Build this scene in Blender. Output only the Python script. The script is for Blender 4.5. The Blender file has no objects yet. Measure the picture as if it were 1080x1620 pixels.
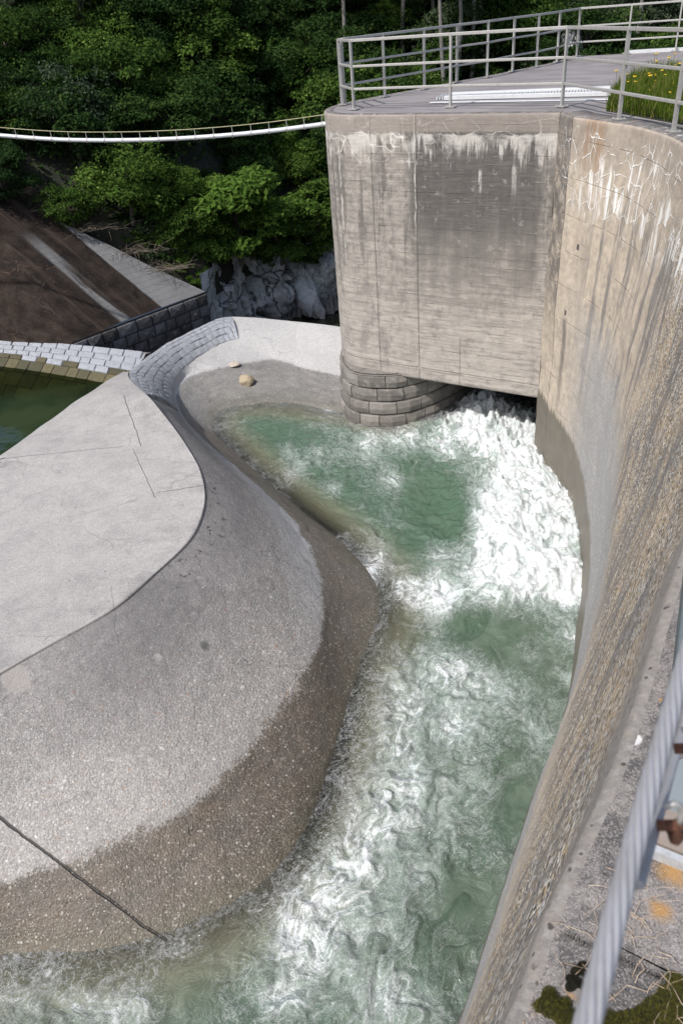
import bpy, bmesh, math, random
import numpy as np
from mathutils import Vector, Matrix
random.seed(7); rng = np.random.default_rng(7)
SC = bpy.context.scene
COL = SC.collection
# ---------------------------------------------------------------- camera
cam_d = bpy.data.cameras.new('camera'); cam = bpy.data.objects.new('camera', cam_d); COL.objects.link(cam)
SC.camera = cam
phi, rho = math.radians(33.7), math.radians(5.0)
fw = Vector((0, math.cos(phi), -math.sin(phi))); r0 = Vector((1, 0, 0)); u0 = r0.cross(fw)
rt = r0*math.cos(rho) - u0*math.sin(rho); up = r0*math.sin(rho) + u0*math.cos(rho)
M = Matrix((rt, up, -fw)).transposed().to_4x4(); M.translation = (0, 0, 1.65)
cam.matrix_world = M
cam_d.sensor_fit = 'VERTICAL'; cam_d.sensor_height = 36.0; cam_d.lens = 36.0*1200/1620
cam_d.clip_start = 0.02; cam_d.clip_end = 800
cam_d.dof.use_dof = True; cam_d.dof.focus_distance = 8.5; cam_d.dof.aperture_fstop = 9.0
SC.render.resolution_x = 682; SC.render.resolution_y = 1024
# ---------------------------------------------------------------- light
SUN_AZ = Vector((-0.70, -0.62, 0)).normalized(); SUN_EL = math.radians(52)
sdir = Vector((SUN_AZ.x*math.cos(SUN_EL), SUN_AZ.y*math.cos(SUN_EL), math.sin(SUN_EL)))
w = bpy.data.worlds.new('World'); SC.world = w; w.use_nodes = True
nt = w.node_tree; bg = nt.nodes['Background']; sky = nt.nodes.new('ShaderNodeTexSky')
sky.sky_type = 'NISHITA'; sky.sun_disc = False; sky.sun_elevation = SUN_EL
sky.sun_rotation = math.atan2(SUN_AZ.x, SUN_AZ.y); sky.air_density = 1.0; sky.dust_density = 2.5; sky.ozone_density = 1.0
nt.links.new(sky.outputs[0], bg.inputs[0]); bg.inputs[1].default_value = 0.12
sl = bpy.data.lights.new('sun', 'SUN'); sun = bpy.data.objects.new('sun', sl); COL.objects.link(sun)
sl.energy = 2.9; sl.angle = math.radians(0.8); sl.color = (1.0, 0.96, 0.91)
sun.rotation_euler = sdir.to_track_quat('Z', 'Y').to_euler(); sun.location = (-10, -10, 20)
SC.view_settings.view_transform = 'Standard'; SC.view_settings.look = 'None'
SC.view_settings.exposure = 0.60; SC.view_settings.gamma = 1.0; SC.view_settings.use_curve_mapping = False

SC.cycles.max_bounces = 6; SC.cycles.transparent_max_bounces = 6; SC.cycles.diffuse_bounces = 3; SC.cycles.glossy_bounces = 2
# world coordinates in metres (x right, y away, z up; z = 0 is the top of the wall)
RIM = [(-4.715, 5.506, -4.3),(-3.967, 6.243, -4.3),(-3.51, 6.651, -4.3),(-2.882, 7.204, -4.3),(-2.444, 7.894, -4.3),(-2.14, 8.449, -4.3),(-2.018, 8.917, -4.3),(-2.004, 9.578, -4.3),(-2.141, 10.336, -4.3),(-2.411, 11.097, -4.3),(-2.717, 11.826, -4.3),(-3.09, 12.637, -4.3),(-3.472, 13.452, -4.33),(-4.111, 14.898, -4.6),(-4.453, 16.083, -4.85),(-4.336, 17.433, -5.05),(-4.015, 18.566, -5.15),(-3.486, 19.477, -5.2),(-2.808, 20.341, -5.22),(-2.014, 20.13, -5.2),(-1.232, 19.731, -5.2),(-0.225, 18.906, -5.1),(0.484, 18.452, -5.1),(1.599, 17.648, -5.1)]
JOINT = [(-4.679, 4.822, -4.91),(-3.869, 5.29, -4.91),(-3.193, 5.593, -4.91),(-2.432, 6.07, -4.91),(-1.881, 6.782, -4.91),(-1.422, 7.538, -4.91),(-1.181, 8.167, -4.91),(-1.119, 8.963, -4.91),(-1.258, 9.903, -4.91),(-1.607, 10.951, -4.91),(-2.156, 12.008, -4.91),(-2.747, 13.078, -4.91),(-3.222, 14.685, -5.3),(-3.454, 15.467, -5.4),(-3.702, 16.615, -5.5),(-3.649, 17.342, -5.5),(-3.428, 18.083, -5.5),(-2.973, 18.825, -5.5),(-2.501, 19.209, -5.45),(-1.873, 18.969, -5.45),(-1.107, 18.566, -5.45),(-0.277, 17.943, -5.45),(0.456, 17.487, -5.45),(1.492, 16.741, -5.45)]
WET = [(-4.65, 4.262, -5.5),(-3.788, 4.51, -5.5),(-2.934, 4.728, -5.5),(-2.064, 5.142, -5.5),(-1.42, 5.873, -5.5),(-0.834, 6.792, -5.5),(-0.497, 7.554, -5.5),(-0.395, 8.46, -5.5),(-0.535, 9.548, -5.5),(-0.95, 10.832, -5.5),(-1.697, 12.156, -5.5),(-2.466, 13.439, -5.5),(-3.136, 14.874, -5.66),(-3.49, 15.788, -5.66),(-3.673, 16.605, -5.66),(-3.571, 17.464, -5.66),(-3.297, 17.793, -5.66),(-2.688, 18.058, -5.66),(-2.06, 18.246, -5.66),(-1.499, 18.328, -5.66),(-0.963, 17.917, -5.66),(-0.235, 17.2, -5.66),(0.406, 16.833, -5.66),(1.421, 16.141, -5.66)]
WATER = [(-4.76, 4.061, -6.0),(-3.801, 4.054, -6.0),(-2.838, 4.022, -6.0),(-2.153, 4.113, -6.0),(-1.528, 4.323, -6.0),(-0.943, 4.72, -6.0),(-0.508, 5.629, -6.0),(0.079, 7.627, -6.0),(0.499, 9.004, -6.0),(0.005, 10.455, -6.0),(-0.749, 11.694, -6.0),(-1.567, 13.087, -6.0),(-2.273, 14.397, -6.0),(-2.546, 14.88, -6.0),(-2.667, 15.448, -6.0),(-2.598, 15.979, -6.0),(-2.294, 16.252, -6.0),(-1.851, 16.299, -6.0),(-1.403, 16.278, -6.0),(-0.926, 16.114, -6.0),(-0.4, 15.842, -6.0),(0.097, 15.548, -6.0),(0.473, 15.346, -6.0),(1.265, 14.759, -6.0)]
SIL = [(-8.192, 5.243, -4.4),(-7.729, 6.469, -4.4),(-7.732, 7.418, -4.4),(-7.62, 8.462, -4.45),(-7.341, 9.298, -4.45),(-6.851, 10.317, -4.45),(-6.375, 10.903, -4.45),(-5.912, 11.701, -4.45),(-5.655, 12.296, -4.45),(-5.493, 12.954, -4.5),(-5.283, 13.416, -4.5),(-5.092, 14.01, -4.52),(-4.879, 14.54, -4.55),(-4.739, 15.298, -4.66),(-4.593, 16.161, -4.84)]
WBASE = [(4.149, 12.792, -6.0),(4.028, 11.246, -6.0),(3.743, 9.59, -6.0),(3.435, 8.534, -6.0),(2.899, 7.167, -6.0),(2.397, 6.152, -6.0),(1.709, 4.995, -6.0),(1.136, 3.929, -6.0),(0.661, 3.067, -6.0)]
FOAM = [(3.37, 11.57, 0.71, 1.3, 1),(2.76, 10.45, 0.66, 1.12, 1),(3.15, 9.85, 0.64, 1.05, 1),(2.27, 9.15, 0.56, 0.86, 1),(1.42, 8.8, 0.39, 0.59, 0.9),(0.88, 9.18, 0.25, 0.39, 0.6),(3.22, 9.02, 0.46, 0.7, 0.9),(3.77, 13.43, 0.66, 1.34, 0.9),(3.07, 14.12, 0.61, 1.28, 0.7),(2.21, 13.72, 0.46, 0.95, 0.5),(1.47, 14.13, 0.38, 0.78, 0.5),(3.28, 15.14, 0.58, 1.26, 0.6),(3.92, 11.06, 0.47, 0.82, 0.9),(0.56, 10.05, 0.23, 0.38, 0.5),(0.72, 13.99, 0.33, 0.69, 0.5),(1.02, 12.41, 0.24, 0.46, 0.4),(1.52, 10.09, 0.27, 0.44, 0.45),(1.77, 10.99, 0.56, 0.99, -0.8),(1.73, 12.29, 0.55, 1.04, -0.35),(-0.23, 11.51, 0.69, 1.25, -0.4),(-1.36, 14.66, 0.83, 1.77, -0.3),(1.08, 9.98, 0.32, 0.52, -0.3),(2.22, 8.07, 0.52, 0.74, -0.6),(1.51, 8.22, 0.38, 0.54, -0.55),(0.79, 8.39, 0.28, 0.41, -0.3),(-0.81, 13.21, 0.23, 0.45, 0.5),(-1.01, 13.89, 0.19, 0.38, 0.4),(-0.14, 12.26, 0.22, 0.41, 0.45),(0.5, 15.86, 0.21, 0.46, 0.45),(-0.05, 15.97, 0.18, 0.4, 0.7),(-0.42, 13.65, 0.21, 0.42, 0.3),(-0.05, 10.5, 0.15, 0.26, 0.4),(0.37, 9.65, 0.18, 0.3, 0.5),(1.25, 7.73, 0.41, 0.56, 0.6),(0.66, 7.26, 0.4, 0.52, 0.6),(1.91, 7.11, 0.35, 0.46, 0.6),(1.23, 6.59, 0.47, 0.57, 0.65),(0.4, 6.47, 0.38, 0.46, 0.6),(0.47, 5.7, 0.44, 0.49, 0.8),(-0.02, 5.16, 0.42, 0.44, 0.8),(-0.33, 4.66, 0.37, 0.36, 0.85),(-0.68, 4.22, 0.4, 0.36, 1),(-0.81, 3.85, 0.32, 0.27, 0.9),(-0.98, 3.41, 0.25, 0.19, 0.8),(0.03, 4.09, 0.33, 0.29, 0.4),(0.4, 4.52, 0.41, 0.39, 0.4),(0.82, 5.08, 0.42, 0.43, 0.35),(-0.21, 3.45, 0.49, 0.39, 0.5),(0.24, 3.26, 0.35, 0.26, 0.4),(1.36, 5.61, 0.28, 0.31, 0.35),(2.2, 6.27, 0.21, 0.25, 0.35),(3.12, 7.88, 0.17, 0.24, 0.7),(2.87, 7.17, 0.13, 0.17, 0.6),(2.4, 7.72, 0.23, 0.32, 0.4),(1.53, 7.33, 0.27, 0.35, 0.5),(1.75, 5.4, 0.4, 0.43, -0.3),(0.94, 4.2, 0.44, 0.4, -0.25),(-3.36, 3.63, 0.34, 0.27, 0.5),(-2.78, 3.5, 0.33, 0.26, 0.55),(-2.35, 3.41, 0.25, 0.19, 0.6),(-3.24, 3.87, 0.15, 0.13, 0.4),(-1.83, 3.59, 0.29, 0.23, -0.2),(-1.57, 4.04, 0.22, 0.19, -0.2),(-3.65, 3.97, 0.16, 0.13, 0.4),(-2.0, 3.95, 0.15, 0.12, 0.3)]
POSTS_NEAR = [(0.708, 16.797, 0.0),(0.887, 15.88, 0.0),(2.527, 14.95, 0.0),(4.134, 13.717, 0.0),(4.404, 11.853, 0.0),(4.588, 10.423, 0.0)]
POSTS_FAR = [(1.628, 17.625, 0.0),(2.559, 18.458, 0.0),(3.4, 19.297, -0.0),(4.195, 19.869, 0.0),(5.01, 20.824, -0.0),(5.751, 21.464, 0.0),(6.533, 22.417, 0.0),(7.432, 23.694, 0.0),(8.575, 23.086, 0.0),(9.645, 22.541, 0.0)]
COVER = [(2.334, 15.913, 0.0),(5.095, 14.109, 0.0),(5.524, 15.447, 0.0),(2.712, 16.788, 0.0)]
GRASS = [(4.56, 12.844, 0.0),(4.714, 12.157, 0.0),(4.956, 10.791, 0.0),(5.138, 8.815, 0.0),(7.732, 13.656, 0.0),(7.896, 17.61, 0.0),(6.378, 16.669, 0.0),(5.328, 14.782, 0.0)]
MASA = [(-6.952, 20.311, -5.5),(-3.64, 23.801, -5.5)]
CREST = [(-12.253, 21.785, -5.6),(-9.257, 21.121, -5.6),(-7.067, 20.313, -5.6),(-4.787, 19.233, -5.6),(-4.893, 18.103, -5.85),(-6.685, 19.187, -5.85),(-9.13, 20.486, -5.85),(-12.311, 21.691, -5.85)]
ROCKS = [(-2.029, 17.173, -5.86),(-2.351, 17.991, -5.68)]
PLATE = [(0.722, 1.156, 0.05),(0.822, 1.192, 0.05),(0.748, 1.023, 0.05),(0.673, 1.077, 0.05)]
BOARD = [(0.686, 1.08, 0.03),(0.771, 1.034, 0.03),(0.723, 0.926, 0.03),(0.625, 0.99, 0.03)]
STRIP = [(0.618, 0.982, 0.035),(0.718, 0.917, 0.035),(0.711, 0.901, 0.035),(0.607, 0.967, 0.035)]
BRACE = [(0.856, 1.392, 0.02),(0.969, 1.711, 0.55)]
ROPE = [(0.1, 0.171, 1.15),(0.116, 0.195, 1.15),(0.165, 0.274, 1.15),(0.226, 0.37, 1.15),(0.307, 0.494, 1.15),(0.406, 0.637, 1.15)]
ROPE2 = [(0.196, 0.306, 1.09),(0.245, 0.38, 1.06),(0.31, 0.479, 1.02),(0.388, 0.592, 1.0)]
CLAMPS = [(0.237, 0.36, 1.09),(0.281, 0.432, 1.09)]
MOSS = [(0.335, 0.663, 0.0),(0.32, 0.681, 0.0),(0.349, 0.645, 0.0),(0.479, 0.637, 0.0),(0.538, 0.663, 0.0),(0.581, 0.683, 0.0),(0.54, 0.639, 0.0),(0.43, 0.634, 0.0),(0.494, 0.613, 0.0)]
PIT = [(0.398, 0.733, 0.0),(0.375, 0.711, 0.0)]
TWIGS = [(0.4, 0.795, 0.0),(0.492, 0.853, 0.0),(0.539, 0.796, 0.0),(0.619, 0.898, 0.0),(0.592, 0.766, 0.0),(0.499, 0.724, 0.0),(0.539, 0.698, 0.0),(0.398, 0.686, 0.0),(0.557, 0.651, 0.0)]
BUSH = [(-2.62, 26.0, -3.67, 1.85, 2),(-1.46, 26.6, -4.1, 1.3, 2),(-3.51, 25.6, -4.3, 0.9, 0),(-4.49, 25.6, -4.02, 0.8, 2),(-4.1, 26.5, -3.56, 1.1, 0),(-1.34, 27.2, -4.76, 1.15, 0),(-5.09, 25.2, -4.26, 0.8, 3),(-4.13, 25.0, -4.69, 0.55, 0),(-3.91, 24.7, -5.33, 0.42, 2),(-3.55, 25.4, -4.64, 0.7, 2),(-2.2, 26.6, -4.86, 0.6, 2),(0.01, 28.2, -4.68, 1.2, 0),(0.53, 28.6, -3.95, 1.2, 0),(-5.51, 26.2, -3.57, 1.1, 0),(-6.2, 25.6, -3.48, 0.7, 2),(-7.55, 26.8, -2.94, 1.1, 1),(-9.06, 27.4, -2.54, 1.2, 1),(-10.18, 28.0, -2.16, 1.3, 1),(-6.87, 25.0, -3.48, 0.35, 0),(-0.55, 28.0, -5.69, 0.6, 0),(-1.92, 27.6, -5.79, 0.4, 2),(-4.58, 27.6, -3.14, 1.2, 1),(-5.77, 24.9, -3.93, 0.4, 0),(-9.3, 25.6, -2.1, 0.8, 0),(-8.6, 25.4, -2.25, 0.7, 1),(-7.97, 25.3, -2.52, 0.6, 0),(-7.33, 25.2, -2.79, 0.55, 1),(-6.82, 25.2, -3.1, 0.5, 0),(-6.27, 25.0, -3.44, 0.45, 1),(-5.29, 24.9, -4.03, 0.5, 0),(-4.82, 24.8, -4.44, 0.45, 1),(-4.41, 24.7, -4.78, 0.4, 0),(-9.99, 25.6, -2.14, 0.8, 1),(-9.37, 27.0, -1.91, 1.1, 0),(-8.15, 26.6, -2.28, 0.9, 1)]
CRAGS = [(2.69, 33.0, 0.53),(8.53, 38.0, 1.13),(10.18, 33.0, -0.33),(1.84, 36.0, 1.15),(1.84, 31.0, 0.08)]
TRUNKS = [(5.62, 32.0, 0.73),(6.33, 33.0, 0.66),(4.96, 31.0, 0.42),(7.0, 34.0, 0.8),(3.99, 34.0, 0.81),(12.58, 33.0, 0.4),(5.1, 35.0, 0.92),(1.53, 33.0, 0.62)]
PIPE = [(-12.257, 19.5, 0.772),(-9.408, 18.9, 0.229),(-6.569, 18.3, -0.144),(-5.308, 18.0, -0.284),(-4.188, 17.7, -0.351),(-3.088, 17.4, -0.381),(-2.014, 17.1, -0.375),(-0.838, 16.7, -0.326),(0.33, 16.0, -0.203),(0.521, 15.95, -0.191)]
# ---------------------------------------------------------------- numpy noise
_perm = np.random.default_rng(3).permutation(256); _perm = np.concatenate([_perm]*3)
_g3 = np.random.default_rng(4).normal(size=(256, 3)); _g3 /= np.linalg.norm(_g3, axis=1)[:, None]
def noise3(p):
    p = np.asarray(p, float); i = np.floor(p).astype(int); f = p - i; u = f*f*f*(f*(f*6-15)+10); i &= 255
    out = 0
    for dx in (0, 1):
        wx = u[..., 0] if dx else 1-u[..., 0]
        for dy in (0, 1):
            wy = u[..., 1] if dy else 1-u[..., 1]
            for dz in (0, 1):
                wz = u[..., 2] if dz else 1-u[..., 2]
                h = _perm[_perm[_perm[(i[..., 0]+dx) & 255]+((i[..., 1]+dy) & 255)]+((i[..., 2]+dz) & 255)]
                g = _g3[h]
                out = out + wx*wy*wz*(g[..., 0]*(f[..., 0]-dx)+g[..., 1]*(f[..., 1]-dy)+g[..., 2]*(f[..., 2]-dz))
    return out*1.5
def fbm(p, o=4, lac=2.1, gain=.5):
    p = np.asarray(p, float); s = 0; a = 1
    for k in range(o): s = s + a*noise3(p+17.3*k); p = p*lac; a *= gain
    return s
def ridge(p, o=4):
    p = np.asarray(p, float); s = 0; a = .6
    for k in range(o): s = s + a*(1-2*np.abs(noise3(p+9.1*k))); p = p*2.1; a *= .5
    return s
# ---------------------------------------------------------------- objects
def link(name, me, mat=None, parent=None, smooth=False):
    o = bpy.data.objects.new(name, me); COL.objects.link(o)
    if mat is not None and not me.materials: me.materials.append(mat)
    if parent is not None: o.parent = parent
    if smooth: me.shade_smooth()
    return o
def mesh(name, v, f, mat=None, parent=None, smooth=False, uv=None, attrs=None):
    me = bpy.data.meshes.new(name)
    v = np.asarray(v, float).reshape(-1, 3)
    if isinstance(f, np.ndarray):
        n, k = f.shape
        me.vertices.add(len(v)); me.vertices.foreach_set('co', v.astype(np.float32).ravel())
        me.loops.add(n*k); me.loops.foreach_set('vertex_index', f.astype(np.int32).ravel())
        me.polygons.add(n); me.polygons.foreach_set('loop_start', np.arange(0, n*k, k, dtype=np.int32))
        me.update(calc_edges=True)
    else: me.from_pydata([tuple(x) for x in v], [], [tuple(x) for x in f]); me.update()
    if uv is not None:
        lay = me.uv_layers.new(name='UVMap'); idx = np.empty(len(me.loops), np.int32); me.loops.foreach_get('vertex_index', idx)
        lay.data.foreach_set('uv', np.asarray(uv, np.float32)[idx].ravel())
    for an, av in (attrs or {}).items():
        av = np.asarray(av, np.float32)
        if av.ndim == 1: a = me.attributes.new(an, 'FLOAT', 'POINT'); a.data.foreach_set('value', av)
        else: a = me.attributes.new(an, 'FLOAT_VECTOR', 'POINT'); a.data.foreach_set('vector', av.ravel())
    return link(name, me, mat, parent, smooth)
def gridfaces(nr, nc, flip=False):
    i = np.arange(nr-1)[:, None]*nc + np.arange(nc-1)[None, :]; i = i.ravel()
    q = np.stack([i, i+1, i+nc+1, i+nc], 1)
    return q[:, ::-1].copy() if flip else q
def tag(o, label, cat, group=None):
    o['label'] = label; o['category'] = cat
    if group: o['group'] = group
    return o
def struct(o): o['kind'] = 'structure'; return o
def stuff(o): o['kind'] = 'stuff'; return o
def thing(name, label, cat, loc=(0, 0, 0), group=None):
    o = bpy.data.objects.new(name, None); o.empty_display_size = .2; COL.objects.link(o); o.location = loc
    return tag(o, label, cat, group)
def resample(pts, n, stations=False):
    """Catmull-Rom through pts; stations=True keeps equal parameter steps per station"""
    p = np.asarray(pts, float); m = len(p); e = np.vstack([2*p[0]-p[1], p, 2*p[-1]-p[-2]])
    t = np.linspace(0, m-1, n); i = np.clip(np.floor(t).astype(int), 0, m-2); u = (t-i)[:, None]
    a, b, c, d = e[i], e[i+1], e[i+2], e[i+3]
    q = .5*((2*b)+(-a+c)*u+(2*a-5*b+4*c-d)*u*u+(-a+3*b-3*c+d)*u**3)
    if stations: return q
    L = np.concatenate([[0], np.cumsum(np.linalg.norm(np.diff(q, axis=0), axis=1))]); s = np.linspace(0, L[-1], n)
    return np.stack([np.interp(s, L, q[:, k]) for k in range(q.shape[1])], 1)
def box_verts(c, ax, ay, az):
    c, ax, ay, az = map(np.asarray, (c, ax, ay, az)); v = []
    for sz in (-1, 1):
        for sy in (-1, 1):
            for sx in (-1, 1): v.append(c+ax*sx+ay*sy+az*sz)
    return v
BF = [(0, 2, 3, 1), (4, 5, 7, 6), (0, 1, 5, 4), (2, 6, 7, 3), (0, 4, 6, 2), (1, 3, 7, 5)]
def bar(name, a, b, wdt, hgt, mat, parent=None, bev=.004, upv=(0, 0, 1)):
    a = np.array(a, float); b = np.array(b, float); d = b-a; L = np.linalg.norm(d); d /= L
    s = np.cross(d, upv); s /= np.linalg.norm(s); u = np.cross(s, d)
    o = mesh(name, box_verts((a+b)/2, d*L/2, s*wdt/2, u*hgt/2), BF, mat, parent)
    bm = bmesh.new(); bm.from_mesh(o.data); bmesh.ops.recalc_face_normals(bm, faces=bm.faces)
    if bev: bmesh.ops.bevel(bm, geom=bm.edges[:], offset=bev, segments=1, affect='EDGES')
    bm.to_mesh(o.data); bm.free()
    return o
def tube_geo(path, r, n=8, close=True):
    path = np.asarray(path, float); m = len(path); r = np.broadcast_to(r, (m,)).astype(float)
    t = np.gradient(path, axis=0); t /= np.linalg.norm(t, axis=1)[:, None]+1e-12
    ref = np.array([0, 0, 1.]) if abs(t[0, 2]) < .9 else np.array([1., 0, 0])
    v = []; nrm = np.cross(t[0], ref); nrm /= np.linalg.norm(nrm)
    for i in range(m):
        nrm = nrm - t[i]*nrm.dot(t[i]); nrm /= np.linalg.norm(nrm); b = np.cross(t[i], nrm)
        for k in range(n):
            a = 2*math.pi*k/n; v.append(path[i]+r[i]*(nrm*math.cos(a)+b*math.sin(a)))
    f = []
    for i in range(m-1):
        for k in range(n): k2 = (k+1) % n; f.append((i*n+k, i*n+k2, (i+1)*n+k2, (i+1)*n+k))
    if close: f.append(tuple(range(n))[::-1]); f.append(tuple((m-1)*n+k for k in range(n)))
    return v, f
class MB:
    def __init__(s): s.v = []; s.f = []
    def add(s, v, f):
        o = len(s.v); s.v += [tuple(x) for x in v]; s.f += [tuple(i+o for i in q) for q in f]
    def tube(s, path, r, n=6): s.add(*tube_geo(path, r, n))
    def box(s, c, ax, ay, az): s.add(box_verts(c, ax, ay, az), BF)
    def build(s, name, mat, parent=None, smooth=False): return mesh(name, s.v, s.f, mat, parent, smooth)
# ---------------------------------------------------------------- node helpers
class S:
    def __init__(s, t, o): s.t = t; s.o = o
    def m(s, op, *b, clamp=False):
        n = s.t.nodes.new('ShaderNodeMath'); n.operation = op; n.use_clamp = clamp
        for i, x in enumerate((s,)+b): put(s.t, n.inputs[i], x)
        return S(s.t, n.outputs[0])
    def __add__(s, b): return s.m('ADD', b)
    def __radd__(s, b): return s.m('ADD', b)
    def __sub__(s, b): return s.m('SUBTRACT', b)
    def __rsub__(s, b): return S.rev(s, b)
    def rev(s, b): return (s*-1.0)+b
    def __mul__(s, b): return s.m('MULTIPLY', b)
    def __rmul__(s, b): return s.m('MULTIPLY', b)
    def __truediv__(s, b): return s.m('DIVIDE', b)
    def abs(s): return s.m('ABSOLUTE')
    def floor(s): return s.m('FLOOR')
    def fract(s): return s.m('FRACT')
    def min(s, b): return s.m('MINIMUM', b)
    def max(s, b): return s.m('MAXIMUM', b)
    def pow(s, b): return s.m('POWER', b)
    def clamp(s): return s.m('ADD', 0.0, clamp=True)
    def step(s, a, b):   # smooth ramp a->b to 0->1
        n = s.t.nodes.new('ShaderNodeMapRange'); n.interpolation_type = 'SMOOTHSTEP'
        put(s.t, n.inputs[0], s); put(s.t, n.inputs[1], a); put(s.t, n.inputs[2], b); return S(s.t, n.outputs[0])
    def lin(s, a, b, c=0.0, d=1.0):
        n = s.t.nodes.new('ShaderNodeMapRange')
        for i, x in enumerate((s, a, b, c, d)): put(s.t, n.inputs[i], x)
        return S(s.t, n.outputs[0])
def put(t, inp, x):
    if isinstance(x, S): t.links.new(x.o, inp)
    elif isinstance(x, bpy.types.NodeSocket): t.links.new(x, inp)
    elif isinstance(x, tuple) and len(x) == 3 and inp.type == 'RGBA': inp.default_value = (*x, 1)
    else: inp.default_value = x
class Mat:
    def __init__(s, name):
        s.mat = bpy.data.materials.new(name); s.mat.use_nodes = True; s.t = s.mat.node_tree; s.t.nodes.clear()
        s.out = s.t.nodes.new('ShaderNodeOutputMaterial')
        s.geo = s.t.nodes.new('ShaderNodeNewGeometry'); s.pos = S(s.t, s.geo.outputs['Position'])
    def node(s, k, **kw):
        n = s.t.nodes.new(k)
        for a, b in kw.items(): setattr(n, a, b)
        return n
    def uv(s): n = s.node('ShaderNodeTexCoord'); return S(s.t, n.outputs['UV'])
    def obj(s): n = s.node('ShaderNodeTexCoord'); return S(s.t, n.outputs['Object'])
    def rand(s): return S(s.t, s.node('ShaderNodeObjectInfo').outputs['Random'])
    def attr(s, name, vec=False): n = s.node('ShaderNodeAttribute', attribute_name=name); return S(s.t, n.outputs['Vector' if vec else 'Fac'])
    def sep(s, v): n = s.node('ShaderNodeSeparateXYZ'); put(s.t, n.inputs[0], v); return [S(s.t, o) for o in n.outputs]
    def comb(s, x, y, z=0.0):
        n = s.node('ShaderNodeCombineXYZ')
        for i, a in enumerate((x, y, z)): put(s.t, n.inputs[i], a)
        return S(s.t, n.outputs[0])
    def scale(s, v, sc):
        n = s.node('ShaderNodeVectorMath', operation='MULTIPLY'); put(s.t, n.inputs[0], v); n.inputs[1].default_value = sc if isinstance(sc, tuple) else (sc,)*3
        return S(s.t, n.outputs[0])
    def vadd(s, a, b):
        n = s.node('ShaderNodeVectorMath', operation='ADD'); put(s.t, n.inputs[0], a); put(s.t, n.inputs[1], b); return S(s.t, n.outputs[0])
    def noise(s, v, sc, det=3, rough=.55, dist=0.0, col=False):
        n = s.node('ShaderNodeTexNoise'); put(s.t, n.inputs['Vector'], v); n.inputs['Scale'].default_value = sc
        n.inputs['Detail'].default_value = det; n.inputs['Roughness'].default_value = rough; n.inputs['Distortion'].default_value = dist
        return S(s.t, n.outputs[1 if col else 0])
    def warp(s, v, sc, amt, det=2):
        c = s.noise(v, sc, det, col=True); n = s.node('ShaderNodeVectorMath', operation='SUBTRACT'); put(s.t, n.inputs[0], c); n.inputs[1].default_value = (.5,)*3
        return s.vadd(v, s.scale(S(s.t, n.outputs[0]), amt))
    def vor(s, v, sc, feat='F1', out='Distance', rnd=1.0):
        n = s.node('ShaderNodeTexVoronoi', feature=feat); put(s.t, n.inputs['Vector'], v); n.inputs['Scale'].default_value = sc
        n.inputs['Randomness'].default_value = rnd; return S(s.t, n.outputs[out])
    def white(s, v): n = s.node('ShaderNodeTexWhiteNoise', noise_dimensions='3D'); put(s.t, n.inputs[0], v); return S(s.t, n.outputs[0])
    def mix(s, f, a, b, mode='MIX'):
        n = s.node('ShaderNodeMix', data_type='RGBA', blend_type=mode); n.clamp_factor = True
        put(s.t, n.inputs[0], f); put(s.t, n.inputs[6], a); put(s.t, n.inputs[7], b); return S(s.t, n.outputs[2])
    def mul(s, c, f):
        n = s.node('ShaderNodeVectorMath', operation='SCALE')
        put(s.t, n.inputs[0], c) if isinstance(c, S) else setattr(n.inputs[0], 'default_value', c)
        put(s.t, n.inputs[3], f); return S(s.t, n.outputs[0])
    def bump(s, h, strength=.5, dist=.01, nrm=None):
        n = s.node('ShaderNodeBump'); put(s.t, n.inputs['Height'], h); n.inputs['Strength'].default_value = strength; n.inputs['Distance'].default_value = dist
        if nrm is not None: put(s.t, n.inputs['Normal'], nrm)
        return S(s.t, n.outputs[0])
    def bsdf(s, col, rough=.9, nrm=None, **kw):
        n = s.node('ShaderNodeBsdfPrincipled'); put(s.t, n.inputs['Base Color'], col); put(s.t, n.inputs['Roughness'], rough)
        if nrm is not None: put(s.t, n.inputs['Normal'], nrm)
        for a, b in kw.items(): put(s.t, n.inputs[a.replace('_', ' ')], b)
        return S(s.t, n.outputs[0])
    def mixs(s, f, a, b):
        n = s.node('ShaderNodeMixShader'); put(s.t, n.inputs[0], f); put(s.t, n.inputs[1], a); put(s.t, n.inputs[2], b); return S(s.t, n.outputs[0])
    def done(s, sh): s.t.links.new(sh.o, s.out.inputs[0]); return s.mat
    def seg(s, x, y, a, b, wd, wob=None):
        """1 on the straight line a-b (world XY or UV), width wd"""
        a = np.array(a[:2], float); b = np.array(b[:2], float); L = np.linalg.norm(b-a); d = (b-a)/L
        al = (x-float(a[0]))*float(d[0]) + (y-float(a[1]))*float(d[1])
        ac = (x-float(a[0]))*float(-d[1]) + (y-float(a[1]))*float(d[0])
        if wob is not None: ac = ac + wob
        return (ac.abs().step(wd, wd*.4)) * al.step(-.01, .01) * al.step(L+.01, L-.01)
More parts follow.
